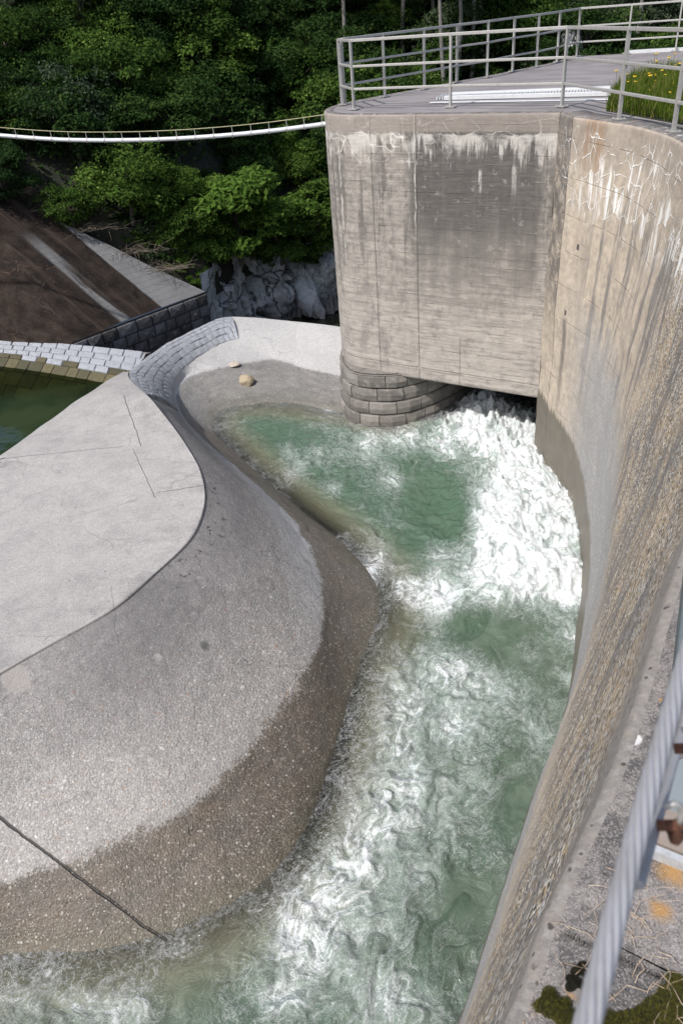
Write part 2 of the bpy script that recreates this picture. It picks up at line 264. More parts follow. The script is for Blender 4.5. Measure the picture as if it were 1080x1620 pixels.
# ================================================================ materials
def white_on(m, c, f): return m.mix(f, c, (.62, .62, .60))
def mat_apron():
    m = Mat('apron_concrete'); p = m.pos; x, y, z = m.sep(p)
    t = m.attr('band')      # 0 rim, 1 wet edge, 2 water edge, >2 under water
    k = m.attr('along')
    big = m.noise(p, .8, 4); med = m.noise(p, 5, 4); fine = m.noise(p, 60, 3, .7)
    col = m.mix(m.noise(p, 9.0, 8, .75).step(.40, .62), (.275, .262, .252), (.215, .206, .20))
    col = m.mix(med.step(.45, .75)*.4, col, (.30, .29, .28))
    # aggregate pebbles: three sizes
    def peb(sc, thr):
        q = m.warp(p, sc*.7, .6/sc); d = m.vor(q, sc); c = m.vor(q, sc, out='Color'); cx, cy, cz = m.sep(c)
        return d, cx, cy, (d.step(.56, .40))*cz.step(thr, thr+.02)
    d1, a1, b1, m1 = peb(36, .70); d2, a2, b2, m2 = peb(62, .45); d3, a3, b3, m3 = peb(120, .4); d0, a0, b0, m0 = peb(22, .93)
    def pc(a, b):
        c = m.mix(a.step(.2, .8), (.17, .165, .16), (.46, .44, .41)); c = m.mix(b.step(.86, .93), c, (.26, .16, .10)); return m.mix(b.step(.09, .05), c, (.62, .62, .60))
    expo = t.step(-.35, .8)
    slabbit = m.attr('slab')
    col = m.mix(m3*(.42+expo*.45), col, pc(a3, b3)); col = m.mix(m2*(expo*.6+.14)*(1.0-slabbit*.6), col, pc(a2, b2)); col = m.mix(m1*expo*.75, col, pc(a1, b1)); col = m.mix(m0*expo*.8, col, pc(a0, b0))
    col = m.mix((fine.step(.54, .70))*.5, col, (.13, .13, .135))
    # darker grey face just under the rim, moss flecks and grooves
    st_ = m.noise(m.scale(m.comb(k, t), (3.5, 26.0, 1)), 1.0, 4, .65)
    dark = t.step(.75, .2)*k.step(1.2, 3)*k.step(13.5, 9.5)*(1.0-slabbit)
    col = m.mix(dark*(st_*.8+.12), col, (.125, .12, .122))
    col = m.mix(st_.step(.66, .72)*t.step(.9, .3)*k.step(3, 5)*k.step(12, 10)*(1.0-slabbit)*.7, col, (.5, .49, .47))
    fl = m.noise(p, 9, 5, .7); col = m.mix(fl.step(.58, .64)*t.step(.3, .06)*k.step(3.6, 4.6)*k.step(9, 7.4)*(1.0-slabbit), col, (.03, .026, .02))
    # slab: pale with dark traffic stains near its lower rim
    st2 = m.noise(m.scale(p, (1.0, .55, 1)), 1.6, 5, .65)
    col = m.mix(slabbit, col, m.mix(m3*.35, m.mix(m.noise(p, 2.6, 9, .75).step(.42, .66), (.33, .315, .30), (.27, .257, .247)), (.31, .30, .285)))
    stn = m.noise(m.scale(p, (.8, 1.0, 1)), 1.6, 9, .78)
    near_rim = m.attr('rimd').step(1.5, .1)
    col = m.mix(slabbit*stn.step(.47, .66)*near_rim*.6, col, (.16, .155, .155)); col = m.mix(slabbit*m2*.25, col, (.22, .21, .20)); col = m.mix(slabbit*(m.noise(p, 22, 5, .8).step(.52, .66))*.35, col, (.24, .23, .22))
    # water worn pale band just above the wet edge
    pale = t.step(.45, .95)*k.step(5.0, 9)*k.step(16.0, 13.5)*(1.0-slabbit)
    col = m.mix(pale*.8, col, (.40, .41, .43)); col = m.mix(k.step(12.5, 14.5)*(1.0-slabbit)*.75, col, (.42, .415, .41)); col = m.mix((t.step(.2, .9))*k.step(5.5, 3)*.3, col, (.38, .365, .35))
    # cracks
    cq = m.warp(p, 1.3, .5, 4); ce = m.vor(cq, .55, 'DISTANCE_TO_EDGE'); cm = ce.step(.008, .002)*m.noise(p, 1.1, 2).step(.46, .56)
    cq2 = m.warp(p, 3.0, .2, 4); ce2 = m.vor(cq2, 1.4, 'DISTANCE_TO_EDGE'); cm2 = ce2.step(.014, .003)*m.noise(m.vadd(p, (3., 1., 0.)), .9, 2).step(.5, .62)
    col = m.mix(cm*.35, col, (.12, .115, .11)); col = m.mix(cm2*.2, col, (.14, .135, .13))
    # joints (long straight grooves)
    w_ = (m.noise(p, 4, 3)-.5)*.05
    jt = None
    for a, b, wd in (((-6.2, 6.34), (-1.95, 3.95), .016), ((-5.75, 11.7), (-3.62, 11.63), .006), ((-4.05, 13.85), (-3.3, 11.55), .007), ((-3.42, 11.45), (-2.77, 9.75), .005), ((-2.75, 9.9), (-1.98, 9.95), .006)):
        s_ = m.seg(x, y, a, b, wd, w_); jt = s_ if jt is None else jt.max(s_)
    col = m.mix(jt*.85, col, (.03, .028, .025))
    holes = m.vor(m.warp(p, 2, .4), 2.3); col = m.mix(holes.step(.035, .022)*.8, col, (.05, .05, .045))
    grain = m.noise(p, 42, 6, .88).lin(.32, .68, .66, 1.34)*m.noise(p, 120, 3, .85).lin(.3, .7, .82, 1.18)*m.noise(p, 11, 6, .8).lin(.3, .7, .90, 1.10); col = m.mul(col, grain)
    pt_ = m.sep(m.vor(m.warp(p, .8, .5, 3), .42, out='Color'))[0]; col = m.mul(col, pt_.lin(0, 1, .92, 1.08))
    def spot(cx, cy, r, soft): 
        dx = (x-cx)/r; dy = (y-cy)/r; return ((dx*dx+dy*dy).pow(.5)+(m.noise(p, 6, 4, .7)-.5)*.7).step(1.0, 1.0-soft)
    col = m.mix(spot(-1.836, 7.02, .09, .8)*.75, col, (.05, .05, .05)); col = m.mix(spot(-3.80, 6.23, .16, .15)*.6, col, (.36, .33, .30)); col = m.mix(spot(-2.34, 6.72, .05, .3)*.5, col, (.42, .41, .39))
    # wetness
    edge = (m.noise(p, 1.6, 7, .72)-.5)*.40 + (m.noise(p, 30, 4, .85)-.5)*.42
    beach = k.step(12.0, 13.5)
    wet = (t+edge*(1.0-beach*.3)).step(1.0, 1.09)*(1.0-slabbit)
    brown = m.mix(m.noise(p, 3.0, 5, .7).step(.35, .7), (.33, .30, .265), (.38, .32, .25)); brown = m.mix(beach, brown, (.48, .47, .45))
    wst = m.noise(m.comb(k*1.6, t*9.0), 1.0, 5, .7); brown = m.mul(brown, wst.lin(.25, .75, .65, 1.3)); brown = m.mix((t-1.0).step(.55, 1.0)*.5, brown, (.30, .29, .20)); wc = m.mix(1.0, col, brown, 'MULTIPLY'); wc = m.mul(wc, 1.02)
    wc = m.mix((m.noise(p, 90, 2, .7)).step(.5, .75)*.4, wc, (.05, .042, .035))
    wc = m.mix(m1*b1.step(.20, .12)*.7+m2*b2.step(.16, .10)*.65+m3*b3.step(.14, .1)*.6, wc, m.mix(a1, (.46, .44, .41), (.28, .25, .21)))
    col = m.mix(wet, col, wc)
    rough = wet*-.42+.93
    h = d3*-.3 + d2*-.35*(expo+.15) + d1*-.7*expo + fine*.25 - jt*6.0 - cm*.25 - cm2*.12 + wet*-.15
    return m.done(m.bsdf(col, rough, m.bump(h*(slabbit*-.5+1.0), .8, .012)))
def board_concrete(name, kind):
    m = Mat(name); u, v, _ = m.sep(m.uv()); uv = m.uv(); p = m.pos; x, y, z = m.sep(p)
    uvw = m.warp(uv, 3, .06)
    big = m.noise(uv, .8, 5, .6); fine = m.noise(p, 70, 3, .7); med = m.noise(p, 9, 5, .65)
    pock = m.vor(p, 26); vert = m.noise(m.scale(uvw, (5.0, .35, 1)), 1.0, 6, .65); vert2 = m.noise(m.scale(uvw, (16., .5, 1)), 1.0, 4, .6)
    if kind == 'front':
        col = m.mix(med.step(.3, .7), (.40, .36, .315), (.29, .265, .24))
        bh = .155; bid = (v/bh).floor(); fr = (v/bh).fract()
        bt = m.white(m.comb(bid, (u*.23+bid*.37).floor())); col = m.mul(col, bt*.22+.86)
        # damp dark stain over the upper half, thinning downwards
        dk = (z+(big-.5)*2.2+(vert-.5)*1.6).step(-3.6, -1.4)
        inr = u.step(.05, .3)*u.step(2.75, 2.45)
        lo = (vert+ (med-.5)*.3).step(.50, .62)
        dmask = dk*(inr*.95+(1.0-inr)*(lo*.6+.12))
        col = m.mix(dmask, col, m.mix(med, (.05, .046, .043), (.10, .092, .086)))
        col = m.mix(vert2.step(.5, .75)*.28*z.step(-4.6, -2.5), col, (.16, .15, .14))
        col = m.mix(inr*(vert.step(.55, .7))*.3, col, (.2, .19, .18))
        # pale lower boards
        col = m.mix(z.step(-3.0, -3.9)*.45, col, m.mix(m.noise(m.scale(uv, (2., 22., 1)), 1., 4), (.30, .28, .26), (.52, .47, .42)))
        ln = (fr.step(.07, .02)+fr.step(.96, .99))*(m.noise(m.scale(uv, (2., 7., 1)), 1., 4, .7).step(.46, .62))
        hb = m.noise(m.comb(u*1.6, v*16.0), 1.0, 6, .7); col = m.mix(hb.step(.46, .62)*.5, col, (.15, .138, .125)); col = m.mix(hb.step(.42, .3)*.4, col, (.47, .43, .38)); hv = m.noise(m.comb(u*2.6, v*.9), 1.0, 7, .75); col = m.mix(hv.step(.50, .64)*.45*(1.0-inr), col, (.13, .12, .112)); ln = ln*m.noise(m.comb(u*1.2, v*3.0), 1.0, 4, .7).step(.40, .62)
        col = m.mix(ln*.5, col, (.075, .068, .06)); mot = m.noise(uvw, 4.5, 6, .72); col = m.mix(mot.step(.52, .66)*.45, col, (.13, .12, .11)); col = m.mix(mot.step(.42, .32)*.35, col, (.46, .42, .37))
        seam = ((u-2.48).abs().step(.016, .006)).max((u-3.38).abs().step(.014, .005)).max((z+4.62).abs().step(.012, .004)*.8).max((u-1.6).abs().step(.012, .004)*z.step(-3.8, -4.0)*.7)
        seam = seam*med.step(.3, .5)
        col = m.mix(seam*.5, col, (.10, .09, .08))
        # white lime band under the deck edge, hanging as streaks
        top = (z+.30+(m.noise(m.comb(u, 0.0), 2.2, 4)-.5)*.22)
        hang = m.noise(m.comb(u*6.0, z*.35), 1.0, 6, .75).step(.3, .75)*.75
        bandm = top.step(.01, -.02)*(top+hang).step(-.02, .22)*m.noise(m.comb(u, z), 1.8, 5, .7).step(.36, .58)
        col = m.mix(bandm*.7, col, (.58, .55, .51))
        crk = m.vor(m.warp(m.comb(u, z), 5, .16, 4), 3.0, 'DISTANCE_TO_EDGE').step(.035, .006)*z.step(-1.0, -.5)*(u+big).step(2.2, 3.4)
        crk2 = m.vor(m.warp(m.comb(u, z*2.2), 5, .12, 4), 2.0, 'DISTANCE_TO_EDGE').step(.03, .004)*z.step(-.42, -.3)*z.step(-.02, -.1)
        col = m.mix(crk.max(crk2)*.85*m.noise(m.comb(u*3., z*3.), 1.0, 5, .8).step(.42, .58), col, (.66, .64, .60))
        # long drips
        wob = (m.noise(m.comb(z*2.0, 0.0), 1.6, 3)-.5)*.10
        dr = ((u+wob-2.5).abs().step(.022, .006)*z.step(-2.2, -1.5)).max((u+wob-4.10).abs().step(.035, .01)*z.step(-3.6, -1.6)*z.step(-.3, -.7)*m.noise(m.comb(u, z), 4, 3).step(.3, .45))
        dr = dr.max((u+wob*.4-1.28).abs().step(.04, .015)*z.step(-1.25, -1.15)*z.step(-.82, -.9)).max((u+wob*.4-.68).abs().step(.055, .03)*z.step(-1.45, -.8)*z.step(-.75, -.8)*.7)
        dr = dr*m.noise(m.comb(u*8.0, z*2.5), 1.0, 5, .8).step(.40, .56); col = m.mix(dr*.7, col, (.60, .57, .53))
        dot = m.vor(m.comb(u, z), 1.7).step(.05, .035)*z.step(-3.4, -3.0)*.0
        patch = (m.noise(m.scale(uv, (1.5, 8., 1)), 1.0, 4, .6)).step(.64, .70)*z.step(-3.5, -3.0)*z.step(-.5, -.9); col = m.mix(patch*.35, col, (.40, .36, .31))
        cap = z.step(-.30, -.24); col = m.mix(cap*.75, col, m.mix(med, (.20, .175, .155), (.32, .28, .245)))
        h = fine*.4+med*.7+hb*1.2-ln*1.6-seam*3.0+bt*.5-pock.step(.16, .05)*.8
    else:
        # long curved retaining wall; u = metres along, v = height
        tan = m.mix(med.step(.3, .7), (.50, .42, .33), (.36, .305, .245))
        col = tan
        # rough orange lichen coat on the nearer part
        ex = u.step(3.2, 6.0)*z.step(-5.2, -3.2)
        q = m.warp(p, 20, .03, 3); pd = m.vor(q, 55); pcx, pcy, pcz = m.sep(m.vor(q, 55, out='Color'))
        lich = m.noise(p, 1.3, 5, .65)
        rough_c = m.mix(lich.step(.38, .6), (.16, .153, .15), (.41, .305, .19))
        rough_c = m.mix(pcx.step(.70, .85), rough_c, (.46, .34, .20)); rough_c = m.mix(pcy.step(.75, .85), rough_c, (.56, .52, .46)); rough_c = m.mix(pcz.step(.80, .84), rough_c, (.04, .035, .03)); rough_c = m.mix(pcz.step(.10, .06), rough_c, (.66, .64, .60))
        col = m.mix(ex*(lich*.6+.7).min(1.0), col, rough_c)
        # vertical drip streaks, grey and pale
        mw = m.noise(uvw, 3.2, 8, .78); col = m.mix(mw.step(.50, .66)*.5, col, (.19, .175, .16)); col = m.mix(mw.step(.44, .3)*.4, col, (.52, .47, .40))
        col = m.mix(vert.step(.48, .60)*z.step(-5.2, -3.5)*z.step(-.3, -1.5)*u.step(.9, 1.7)*.75, col, (.13, .125, .125))
        col = m.mix(vert2.step(.62, .72)*.45*z.step(-.8, -1.6), col, (.60, .53, .43))
        # one black streak from a weep hole
        hole = ((u-1.05).abs().step(.05, .02)*(z+1.8).abs().step(.06, .03)).max((u-.92).abs().step(.045, .02)*(z+2.9).abs().step(.06, .03)).max((u-3.3).abs().step(.04, .02)*(z+3.2).abs().step(.12, .06))
        wob = (m.noise(m.comb(z*1.5, 0.0), 1.6, 3)-.5)*.12
        dr = (u+wob-.94).abs().step(.10, .02)*z.step(-5.2, -3.6)*z.step(-2.9, -3.1)
        col = m.mix(dr*.7+hole, col, (.06, .055, .055))
        col = m.mix(u.step(.60, .56)*z.step(-3.8, -2.2)*mw.step(.35, .55)*.8, col, (.085, .08, .075))
        # cracks with white lime near the top
        zone = (z+(big-.5)*1.0)
        cq = m.warp(m.comb(u, z*.8), 4, .14, 4); ce = m.vor(cq, 4.2, 'DISTANCE_TO_EDGE')
        zm = zone.step(-1.45, -1.0)*zone.step(-.08, -.2)*u.step(.1, .4)*u.step(6.5, 5.0)*m.noise(m.comb(u, z), 1.1, 3).step(.34, .48)
        crk = ce.step(.035, .006)*zm*m.noise(m.comb(u, z), 5, 3).step(.36, .5)
        cell = m.sep(m.vor(cq, 4.2, out='Color'))[0]
        hang = m.noise(m.comb(u*11.0, z*.8), 1.0, 4, .65).step(.47, .60)*cell.step(.42, .52)*zone.step(-1.55, -1.1)*zone.step(-.3, -.55)*u.step(.6, 1.2)*u.step(6.5, 5.0)
        col = m.mix(z.step(-.85, -.25)*(vert*.9+.1)*.8, col, (.20, .175, .155))
        col = m.mix(((u-1.15).abs().step(.35, .1))*vert2.step(.4, .55)*z.step(-1.0, -.3)*.7, col, (.27, .16, .085))
        col = m.mix((crk*.7).max(hang*.9), col, (.78, .77, .74))
        # formwork lines running down to the right
        fr = ((z+u*.02)/.55).fract(); ln = (fr-.5).abs().step(.014, .004)*m.noise(uv, 2.2, 3).step(.42, .56)*(1.0-ex)
        col = m.mix(ln*.5, col, (.17, .14, .11))
        seam = (u-.57).abs().step(.014, .006); seam = seam*med.step(.3, .5)
        col = m.mix(seam*.55, col, (.12, .105, .09))
        # grey face worn smooth by the water, then the wet foot
        hg = (y-5.0).max(0.0)*.36+.95; hz = z+6.0
        gr = (hz-hg+(m.noise(p, 3, 8, .8)-.5)*1.5+(vert2-.5)*1.6).step(.45, -.45)*y.step(12.6, 10.5)
        gcol = m.mix(m.noise(p, 30, 4, .7), (.36, .345, .33), (.22, .215, .21)); gcol = m.mix(pcz.step(.85, .9)*.5, gcol, (.5, .5, .48))
        col = m.mix(gr, col, gcol)
        wh = (y-6.5).max(0.0)*.17+.22
        wt = (hz-wh+(vert2-.5)*.30+(m.noise(p, 12, 6, .8)-.5)*.22).step(.06, -.06)
        col = m.mix(wt, col, m.mix(m.noise(p, 5, 5), (.115, .10, .078), (.19, .165, .13)))
        # far past the wall's crown and close to the camera the coat is pitted by moss
        nc = z.step(-.5, -.05)*u.step(8.5, 10.5); col = m.mix(nc*.85, col, m.mix(m.noise(p, 40, 4, .8), (.08, .077, .075), (.36, .33, .30)))
        pz = m.vor(m.warp(p, 20, .03), 30); col = m.mix(pz.step(.27, .15)*m.noise(p, 5, 4, .7).step(.47, .56)*u.step(4, 6)*.9, col, (.05, .042, .036))
        pit = m.vor(m.warp(p, 5, .1), 13); pits = (1.0-nc)*pit.step(.16, .08)*m.noise(p, 2.2, 3).step(.42, .56)*u.step(6.5, 9.0)*z.step(-3.6, -2.0)
        col = m.mix(pits*.85, col, (.035, .025, .02))
        h = fine*.3+med*.6-ln*1.0-seam*3-crk*-.6+pd*-.9*ex+(pcx-.5)*.8*ex-pits*2.0
        r = wt*-.45+.92
        h = h*(1.0-nc*.93)+m.noise(p, 160, 4, .8)*nc*.25
        return m.done(m.bsdf(col, r, m.bump(h, .7, .015)))
    return m.done(m.bsdf(col, .93, m.bump(h, .7, .01)))
def mat_cap(name='cap_concrete', lichen=1.0):
    m = Mat(name); p = m.pos; x, y, z = m.sep(p)
    big = m.noise(p, 2.2, 5, .6); wq = m.warp(p, 150, .004); d = m.vor(wq, 300); c = m.sep(m.vor(wq, 300, out='Color'))
    b2 = m.noise(p, 5.5, 7, .75); col = m.mix(b2.step(.42, .58), (.085, .08, .078), (.22, .20, .185)); col = m.mix(b2.step(.60, .68)*.7, col, (.40, .38, .36))
    col = m.mix(c[0].step(.5, 1.0)*.5, col, (.40, .36, .33)); col = m.mix(c[1].step(.75, .9)*.6, col, (.05, .048, .046))
    lw = m.vor(m.warp(p, 14, .05, 3), 4.2).step(.17, .13)*m.noise(p, 3, 2).step(.45, .55); col = m.mix(lw*lichen*.85, col, m.mix(c[2], (.72, .70, .68), (.42, .40, .38)))
    lo = m.noise(m.vadd(p, (5., 2., 0.)), 7, 5, .65).step(.57, .66)*m.noise(p, 1.7, 2).step(.45, .6); col = m.mix(lo*.8*lichen, col, (.42, .23, .06))
    def spot(cx, cy, r, soft, f=30):
        dx = (x-cx)/r; dy = (y-cy)/r; return ((dx*dx+dy*dy).pow(.5)+(m.noise(p, f, 5, .75)-.5)*1.1).step(1.0, 1.0-soft)
    for cx, cy, r in ((.710, 1.287, .024),): col = m.mix(spot(cx, cy, r, .3)*.9*lichen, col, (.62, .60, .575))
    for cx, cy, r in ((.66, .92, .05), (.60, .84, .035), (.70, .88, .04)): col = m.mix(spot(cx, cy, r, .9)*.75*lichen, col, (.40, .21, .05))
    h = d*-.6+m.noise(p, 300, 2)*.3+big*2+lw*.4
    return m.done(m.bsdf(col, .95, m.bump(h, .8, .004)))
def mat_deck():
    m = Mat('deck_asphalt'); p = m.pos; x, y, z = m.sep(p)
    n = m.noise(p, 1.2, 5, .6); f = m.noise(p, 70, 2, .8)
    q = m.comb(x*.70-y*.71, x*.71+y*.70); st = m.noise(m.scale(q, (.5, 5.0, 1)), 1.0, 5, .6)
    col = m.mix(n.step(.3, .7), (.155, .143, .145), (.22, .20, .20)); col = m.mix(st.step(.45, .7)*.6, col, (.28, .262, .262)); col = m.mix(st.step(.5, .3)*.4, col, (.10, .093, .093))
    col = m.mix(f.step(.55, .75)*.3, col, (.42, .40, .39))
    return m.done(m.bsdf(col, .9, m.bump(f*.5+n, .5, .008)))
def mat_metal(name, c=(.36, .36, .36), rough=.5, metal=.55, dirt=.4):
    m = Mat(name); p = m.pos; n = m.noise(p, 14, 4, .65); n2 = m.noise(p, 120, 2)
    col = m.mix(n.step(.45, .75)*dirt, c, (.19, .18, .165)); col = m.mix(n2.step(.6, .8)*.25, col, tuple(min(1, a*1.35) for a in c))
    return m.done(m.bsdf(col, n*.25+rough-.1, m.bump(n2, .15, .002), Metallic=metal))
def mat_stone(name, a, b, c, light=.0, rough=.9):
    m = Mat(name); p = m.pos; r = m.rand(); n = m.noise(p, 7, 5, .65); f = m.noise(p, 55, 3, .7)
    col = m.mix(r, a, b); col = m.mix(n.step(.5, .72)*.6, col, c); col = m.mix(f.step(.58, .7)*.35, col, tuple(min(.8, x*1.7+.03) for x in b))
    col = m.mix(m.noise(p, 1.1, 4).step(.5, .65)*.35, col, a)
    return m.done(m.bsdf(col, rough, m.bump(n*1.3+f*.7, 1.0, .035)))
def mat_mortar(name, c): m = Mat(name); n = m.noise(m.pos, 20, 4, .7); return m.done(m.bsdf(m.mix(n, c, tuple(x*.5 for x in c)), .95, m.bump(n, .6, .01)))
def mat_rock():
    m = Mat('gorge_rock'); p = m.pos; n = m.noise(p, 1.1, 6, .62); f = m.noise(p, 12, 5, .7); x, y, z = m.sep(p)
    v = m.noise(m.scale(m.warp(p, 2, .3), (3.0, 3.0, .5)), 1.3, 5, .65)
    col = m.mix(n.step(.40, .6), (.60, .605, .61), (.40, .40, .40)); col = m.mix(v.step(.56, .68)*.7, col, (.08, .075, .07)); col = m.mix(f.step(.5, .7)*.5, col, (.33, .335, .34))
    ck = m.vor(m.scale(m.warp(p, 1.2, .9, 5), (1.4, 1.4, .55)), 1.2, 'DISTANCE_TO_EDGE').step(.05, .005); col = m.mix(ck*.75, col, (.02, .02, .018))
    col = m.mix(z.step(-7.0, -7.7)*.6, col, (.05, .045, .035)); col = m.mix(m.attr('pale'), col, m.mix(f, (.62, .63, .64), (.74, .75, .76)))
    return m.done(m.bsdf(col, .9, m.bump(f*.5+n-ck, .9, .06)))
def mat_bank():
    m = Mat('stained_bank_concrete'); p = m.pos; x, y, z = m.sep(p); u0_, v, _ = m.sep(m.uv()); u = u0_-v*.3   # u along the lower edge, v up the slope
    st = m.noise(m.comb(u*2.2+m.noise(p, 1, 3)*.4, v*.22), 1.0, 6, .65); n = m.noise(p, 2.5, 5, .65); f = m.noise(p, 40, 3, .7)
    grey = m.mix(n, (.22, .22, .22), (.13, .13, .13)); grey = m.mix(f.step(.5, .7)*.5, grey, (.30, .30, .30))
    fr = (v/.16).fract(); grey = m.mix((fr.step(.14, .04))*.5*v.step(4.0, 3.0), grey, (.08, .08, .08))
    br = m.mix(n.step(.3, .7), (.012, .0095, .0085), (.036, .027, .022)); br = m.mix(f.step(.56, .7)*.6, br, (.085, .068, .055))
    br = m.mix(st.step(.52, .66)*.7, br, (.06, .045, .036))
    ed = (st-.5)*.5
    bm = (u+ed).step(1.68, 1.76)                       # right strip stays grey
    bm = bm*(1.0-((u+ed*.5+v*.03-3.0).abs().step(.24, .12)*.8*v.step(3.1, 2.2)*st.step(.36, .5)))       # narrow pale strip
    col = m.mix(bm, grey, br)
    lft = (u0_-v*.25+(n-.5)*.6).step(5.2, 5.5); col = m.mix(lft, col, m.mix(f, (.30, .31, .32), (.20, .205, .21)))
    ce = m.vor(m.warp(p, 1.6, .5, 4), 1.5, 'DISTANCE_TO_EDGE').step(.05, .01)*m.noise(p, .7, 2).step(.5, .6)*v.step(.6, 1.5)
    bs_ = m.noise(m.comb(u*5.0, v*.35), 1.0, 7, .75); col = m.mix(bm*bs_.step(.50, .62)*.6, col, (.012, .008, .006)); col = m.mix(bm*bs_.step(.42, .34)*.5, col, (.075, .058, .046)); col = m.mix(m.vor(p, 22).step(.3, .2)*.3, col, (.02, .016, .013)); ce = ce*m.noise(p, 3, 4, .8).step(.5, .6)
    col = m.mix(ce*.45, col, m.mix(bm, (.55, .55, .53), (.12, .075, .05)))
    return m.done(m.bsdf(col, .95, m.bump(f*.5+n-ce, .6, .03), Specular_IOR_Level=.12))
def mat_leaf(name, a, b, c):
    m = Mat(name); r = m.rand(); lr = m.attr('lv')
    col = m.mix(lr, a, b); col = m.mix(lr.step(.82, .9), col, c); col = m.mix(1.0, col, m.mix(r, (.56, .58, .66), (1.08, 1.0, .95)), 'MULTIPLY')
    dn = m.node('ShaderNodeBsdfDiffuse'); put(m.t, dn.inputs[0], col); d = S(m.t, dn.outputs[0]); tr = m.node('ShaderNodeBsdfTranslucent'); put(m.t, tr.inputs[0], m.mul(col, 1.3))
    return m.done(m.mixs(.28, d, S(m.t, tr.outputs[0])))
def mat_plain(name, a, b, sc=8, rough=.9, bs=.4, bd=.01):
    m = Mat(name); n = m.noise(m.pos, sc, 4, .65); return m.done(m.bsdf(m.mix(n.step(.3, .7), a, b), rough, m.bump(n, bs, bd)))
def mat_water():
    m = Mat('rushing_water'); p = m.pos; x, y, z = m.sep(p)
    adv = m.attr('adv', True); fo = m.attr('foam'); dep = m.attr('dep')
    # lacy foam: ridged noise in coordinates carried by the current
    av = m.warp(adv, 1.6, .30, 3); pw = m.warp(p, 6, .12, 3)
    def rg(v, sc, k, det=3): return 1.0-((m.noise(v, sc, det, .6)-.5).abs()*k).min(1.0)
    r1 = rg(av, 2.4, 7.0); am = m.vadd(m.scale(adv, .45), m.scale(p, .55)); r2 = rg(m.warp(am, 5, .14, 2), 7.0, 6.0); r3 = rg(pw, 15, 6.0); r4 = rg(m.warp(p, 16, .04, 2), 38, 6.0, 2)
    n3 = m.noise(av, 1.5, 7, .72); n4 = m.noise(p, 46, 3, .85)
    web = r1*.34+r2*.34+r3*.24+r4*.16
    f = web+(n3-.5)*1.5+(n4-.5)*.35+fo*1.0-y.step(8.8, 8.0)*.06
    foam = f.step(1.02, 1.78); veil = f.step(.72, 1.15)*.22
    lines = (r2.step(.90, .985)*.55).max(r3.step(.90, .98)*.6).max(r4.step(.9, .98)*.4)*(fo+n3-.5).step(-.1, .35)
    nr = m.noise(p, 80, 3, .85)
    foam = (foam*(nr.step(.28, .55)*.22+.78)).max(veil*nr.step(.35, .6)).max(lines*.75)
    h3 = r3*.5+r2*.4+n4*.6
    g = m.noise(adv, .9, 3); deep = m.mix(g.step(.3, .7), (.062, .098, .066), (.11, .145, .108)); deep = m.mix(y.step(8.6, 10.5)*.55, deep, (.060, .120, .078)); deep = m.mix(fo.step(.1, .8)*.55, deep, (.26, .33, .29))
    deep = m.mix(dep.step(1.0, .15)*.75, deep, (.17, .155, .10))
    h = m.noise(m.warp(adv, 3, .2), 5.0, 5, .62)*1.2+m.noise(m.warp(p, 5, .1), 17, 4, .65)*.45+foam*h3*1.1
    nb = m.bump(h, .55, .045)
    wb = m.bsdf(deep, .07, nb, IOR=1.33)
    tr = m.node('ShaderNodeBsdfTransparent'); tr.inputs[0].default_value = (.93, .95, .91, 1)
    gl = m.node('ShaderNodeBsdfGlossy'); gl.inputs['Roughness'].default_value = .08; put(m.t, gl.inputs['Normal'], nb)
    fr = m.node('ShaderNodeFresnel'); fr.inputs[0].default_value = 1.33; put(m.t, fr.inputs['Normal'], nb)
    clear = m.mixs(S(m.t, fr.outputs[0]), S(m.t, tr.outputs[0]), S(m.t, gl.outputs[0]))
    body = m.mixs(dep.step(-.03, .55), clear, wb)
    fb = m.bsdf(m.mix((m.noise(adv, 1.6, 6, .7)+(n4-.5)*.6).step(.28, .52), (.46, .54, .52), (.66, .685, .70)), .6, m.bump(h3*.8+h*.4, .42, .035))
    return m.done(m.mixs(foam, body, fb))
def mat_pool(name, a, b, bed=True):
    m = Mat(name); p = m.pos; n = m.noise(p, .9, 4); col = m.mix(n.step(.35, .65), a, b)
    nb = m.bump(m.noise(p, 3, 3), .12, .04); wb = m.bsdf(col, .05, nb, IOR=1.33)
    tr = m.node('ShaderNodeBsdfTransparent'); tr.inputs[0].default_value = (.34, .42, .25, 1)
    gl = m.node('ShaderNodeBsdfGlossy'); gl.inputs['Roughness'].default_value = .05; put(m.t, gl.inputs['Normal'], nb)
    fr = m.node('ShaderNodeFresnel'); fr.inputs[0].default_value = 1.33; put(m.t, fr.inputs['Normal'], nb)
    clear = m.mixs(S(m.t, fr.outputs[0]), S(m.t, tr.outputs[0]), S(m.t, gl.outputs[0]))
    return m.done(m.mixs(m.attr('dep').step(0.0, 1.0) if bed else 1.0, clear, wb))

M_APRON = mat_apron(); M_FRONT = board_concrete('board_marked_concrete', 'front'); M_WALL = board_concrete('weathered_wall_concrete', 'wall')
M_CAP = mat_cap(); M_DECK = mat_deck(); M_STEEL = mat_metal('galvanised_steel', (.42, .41, .39), .5, .45); M_COVER = mat_metal('bright_steel', (.62, .63, .64), .45, .3, .2)
M_PIPE = mat_metal('pipe_steel', (.55, .57, .60), .45, .2, .15); M_DARKSTEEL = mat_metal('painted_dark_steel', (.085, .105, .115), .5, .2, .3)
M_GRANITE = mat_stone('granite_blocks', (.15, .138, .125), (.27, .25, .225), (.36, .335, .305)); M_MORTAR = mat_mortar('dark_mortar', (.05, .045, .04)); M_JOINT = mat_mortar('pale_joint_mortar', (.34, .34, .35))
M_DARKSTONE = mat_stone('dark_wall_stones', (.03, .027, .026), (.14, .14, .15), (.24, .25, .27))
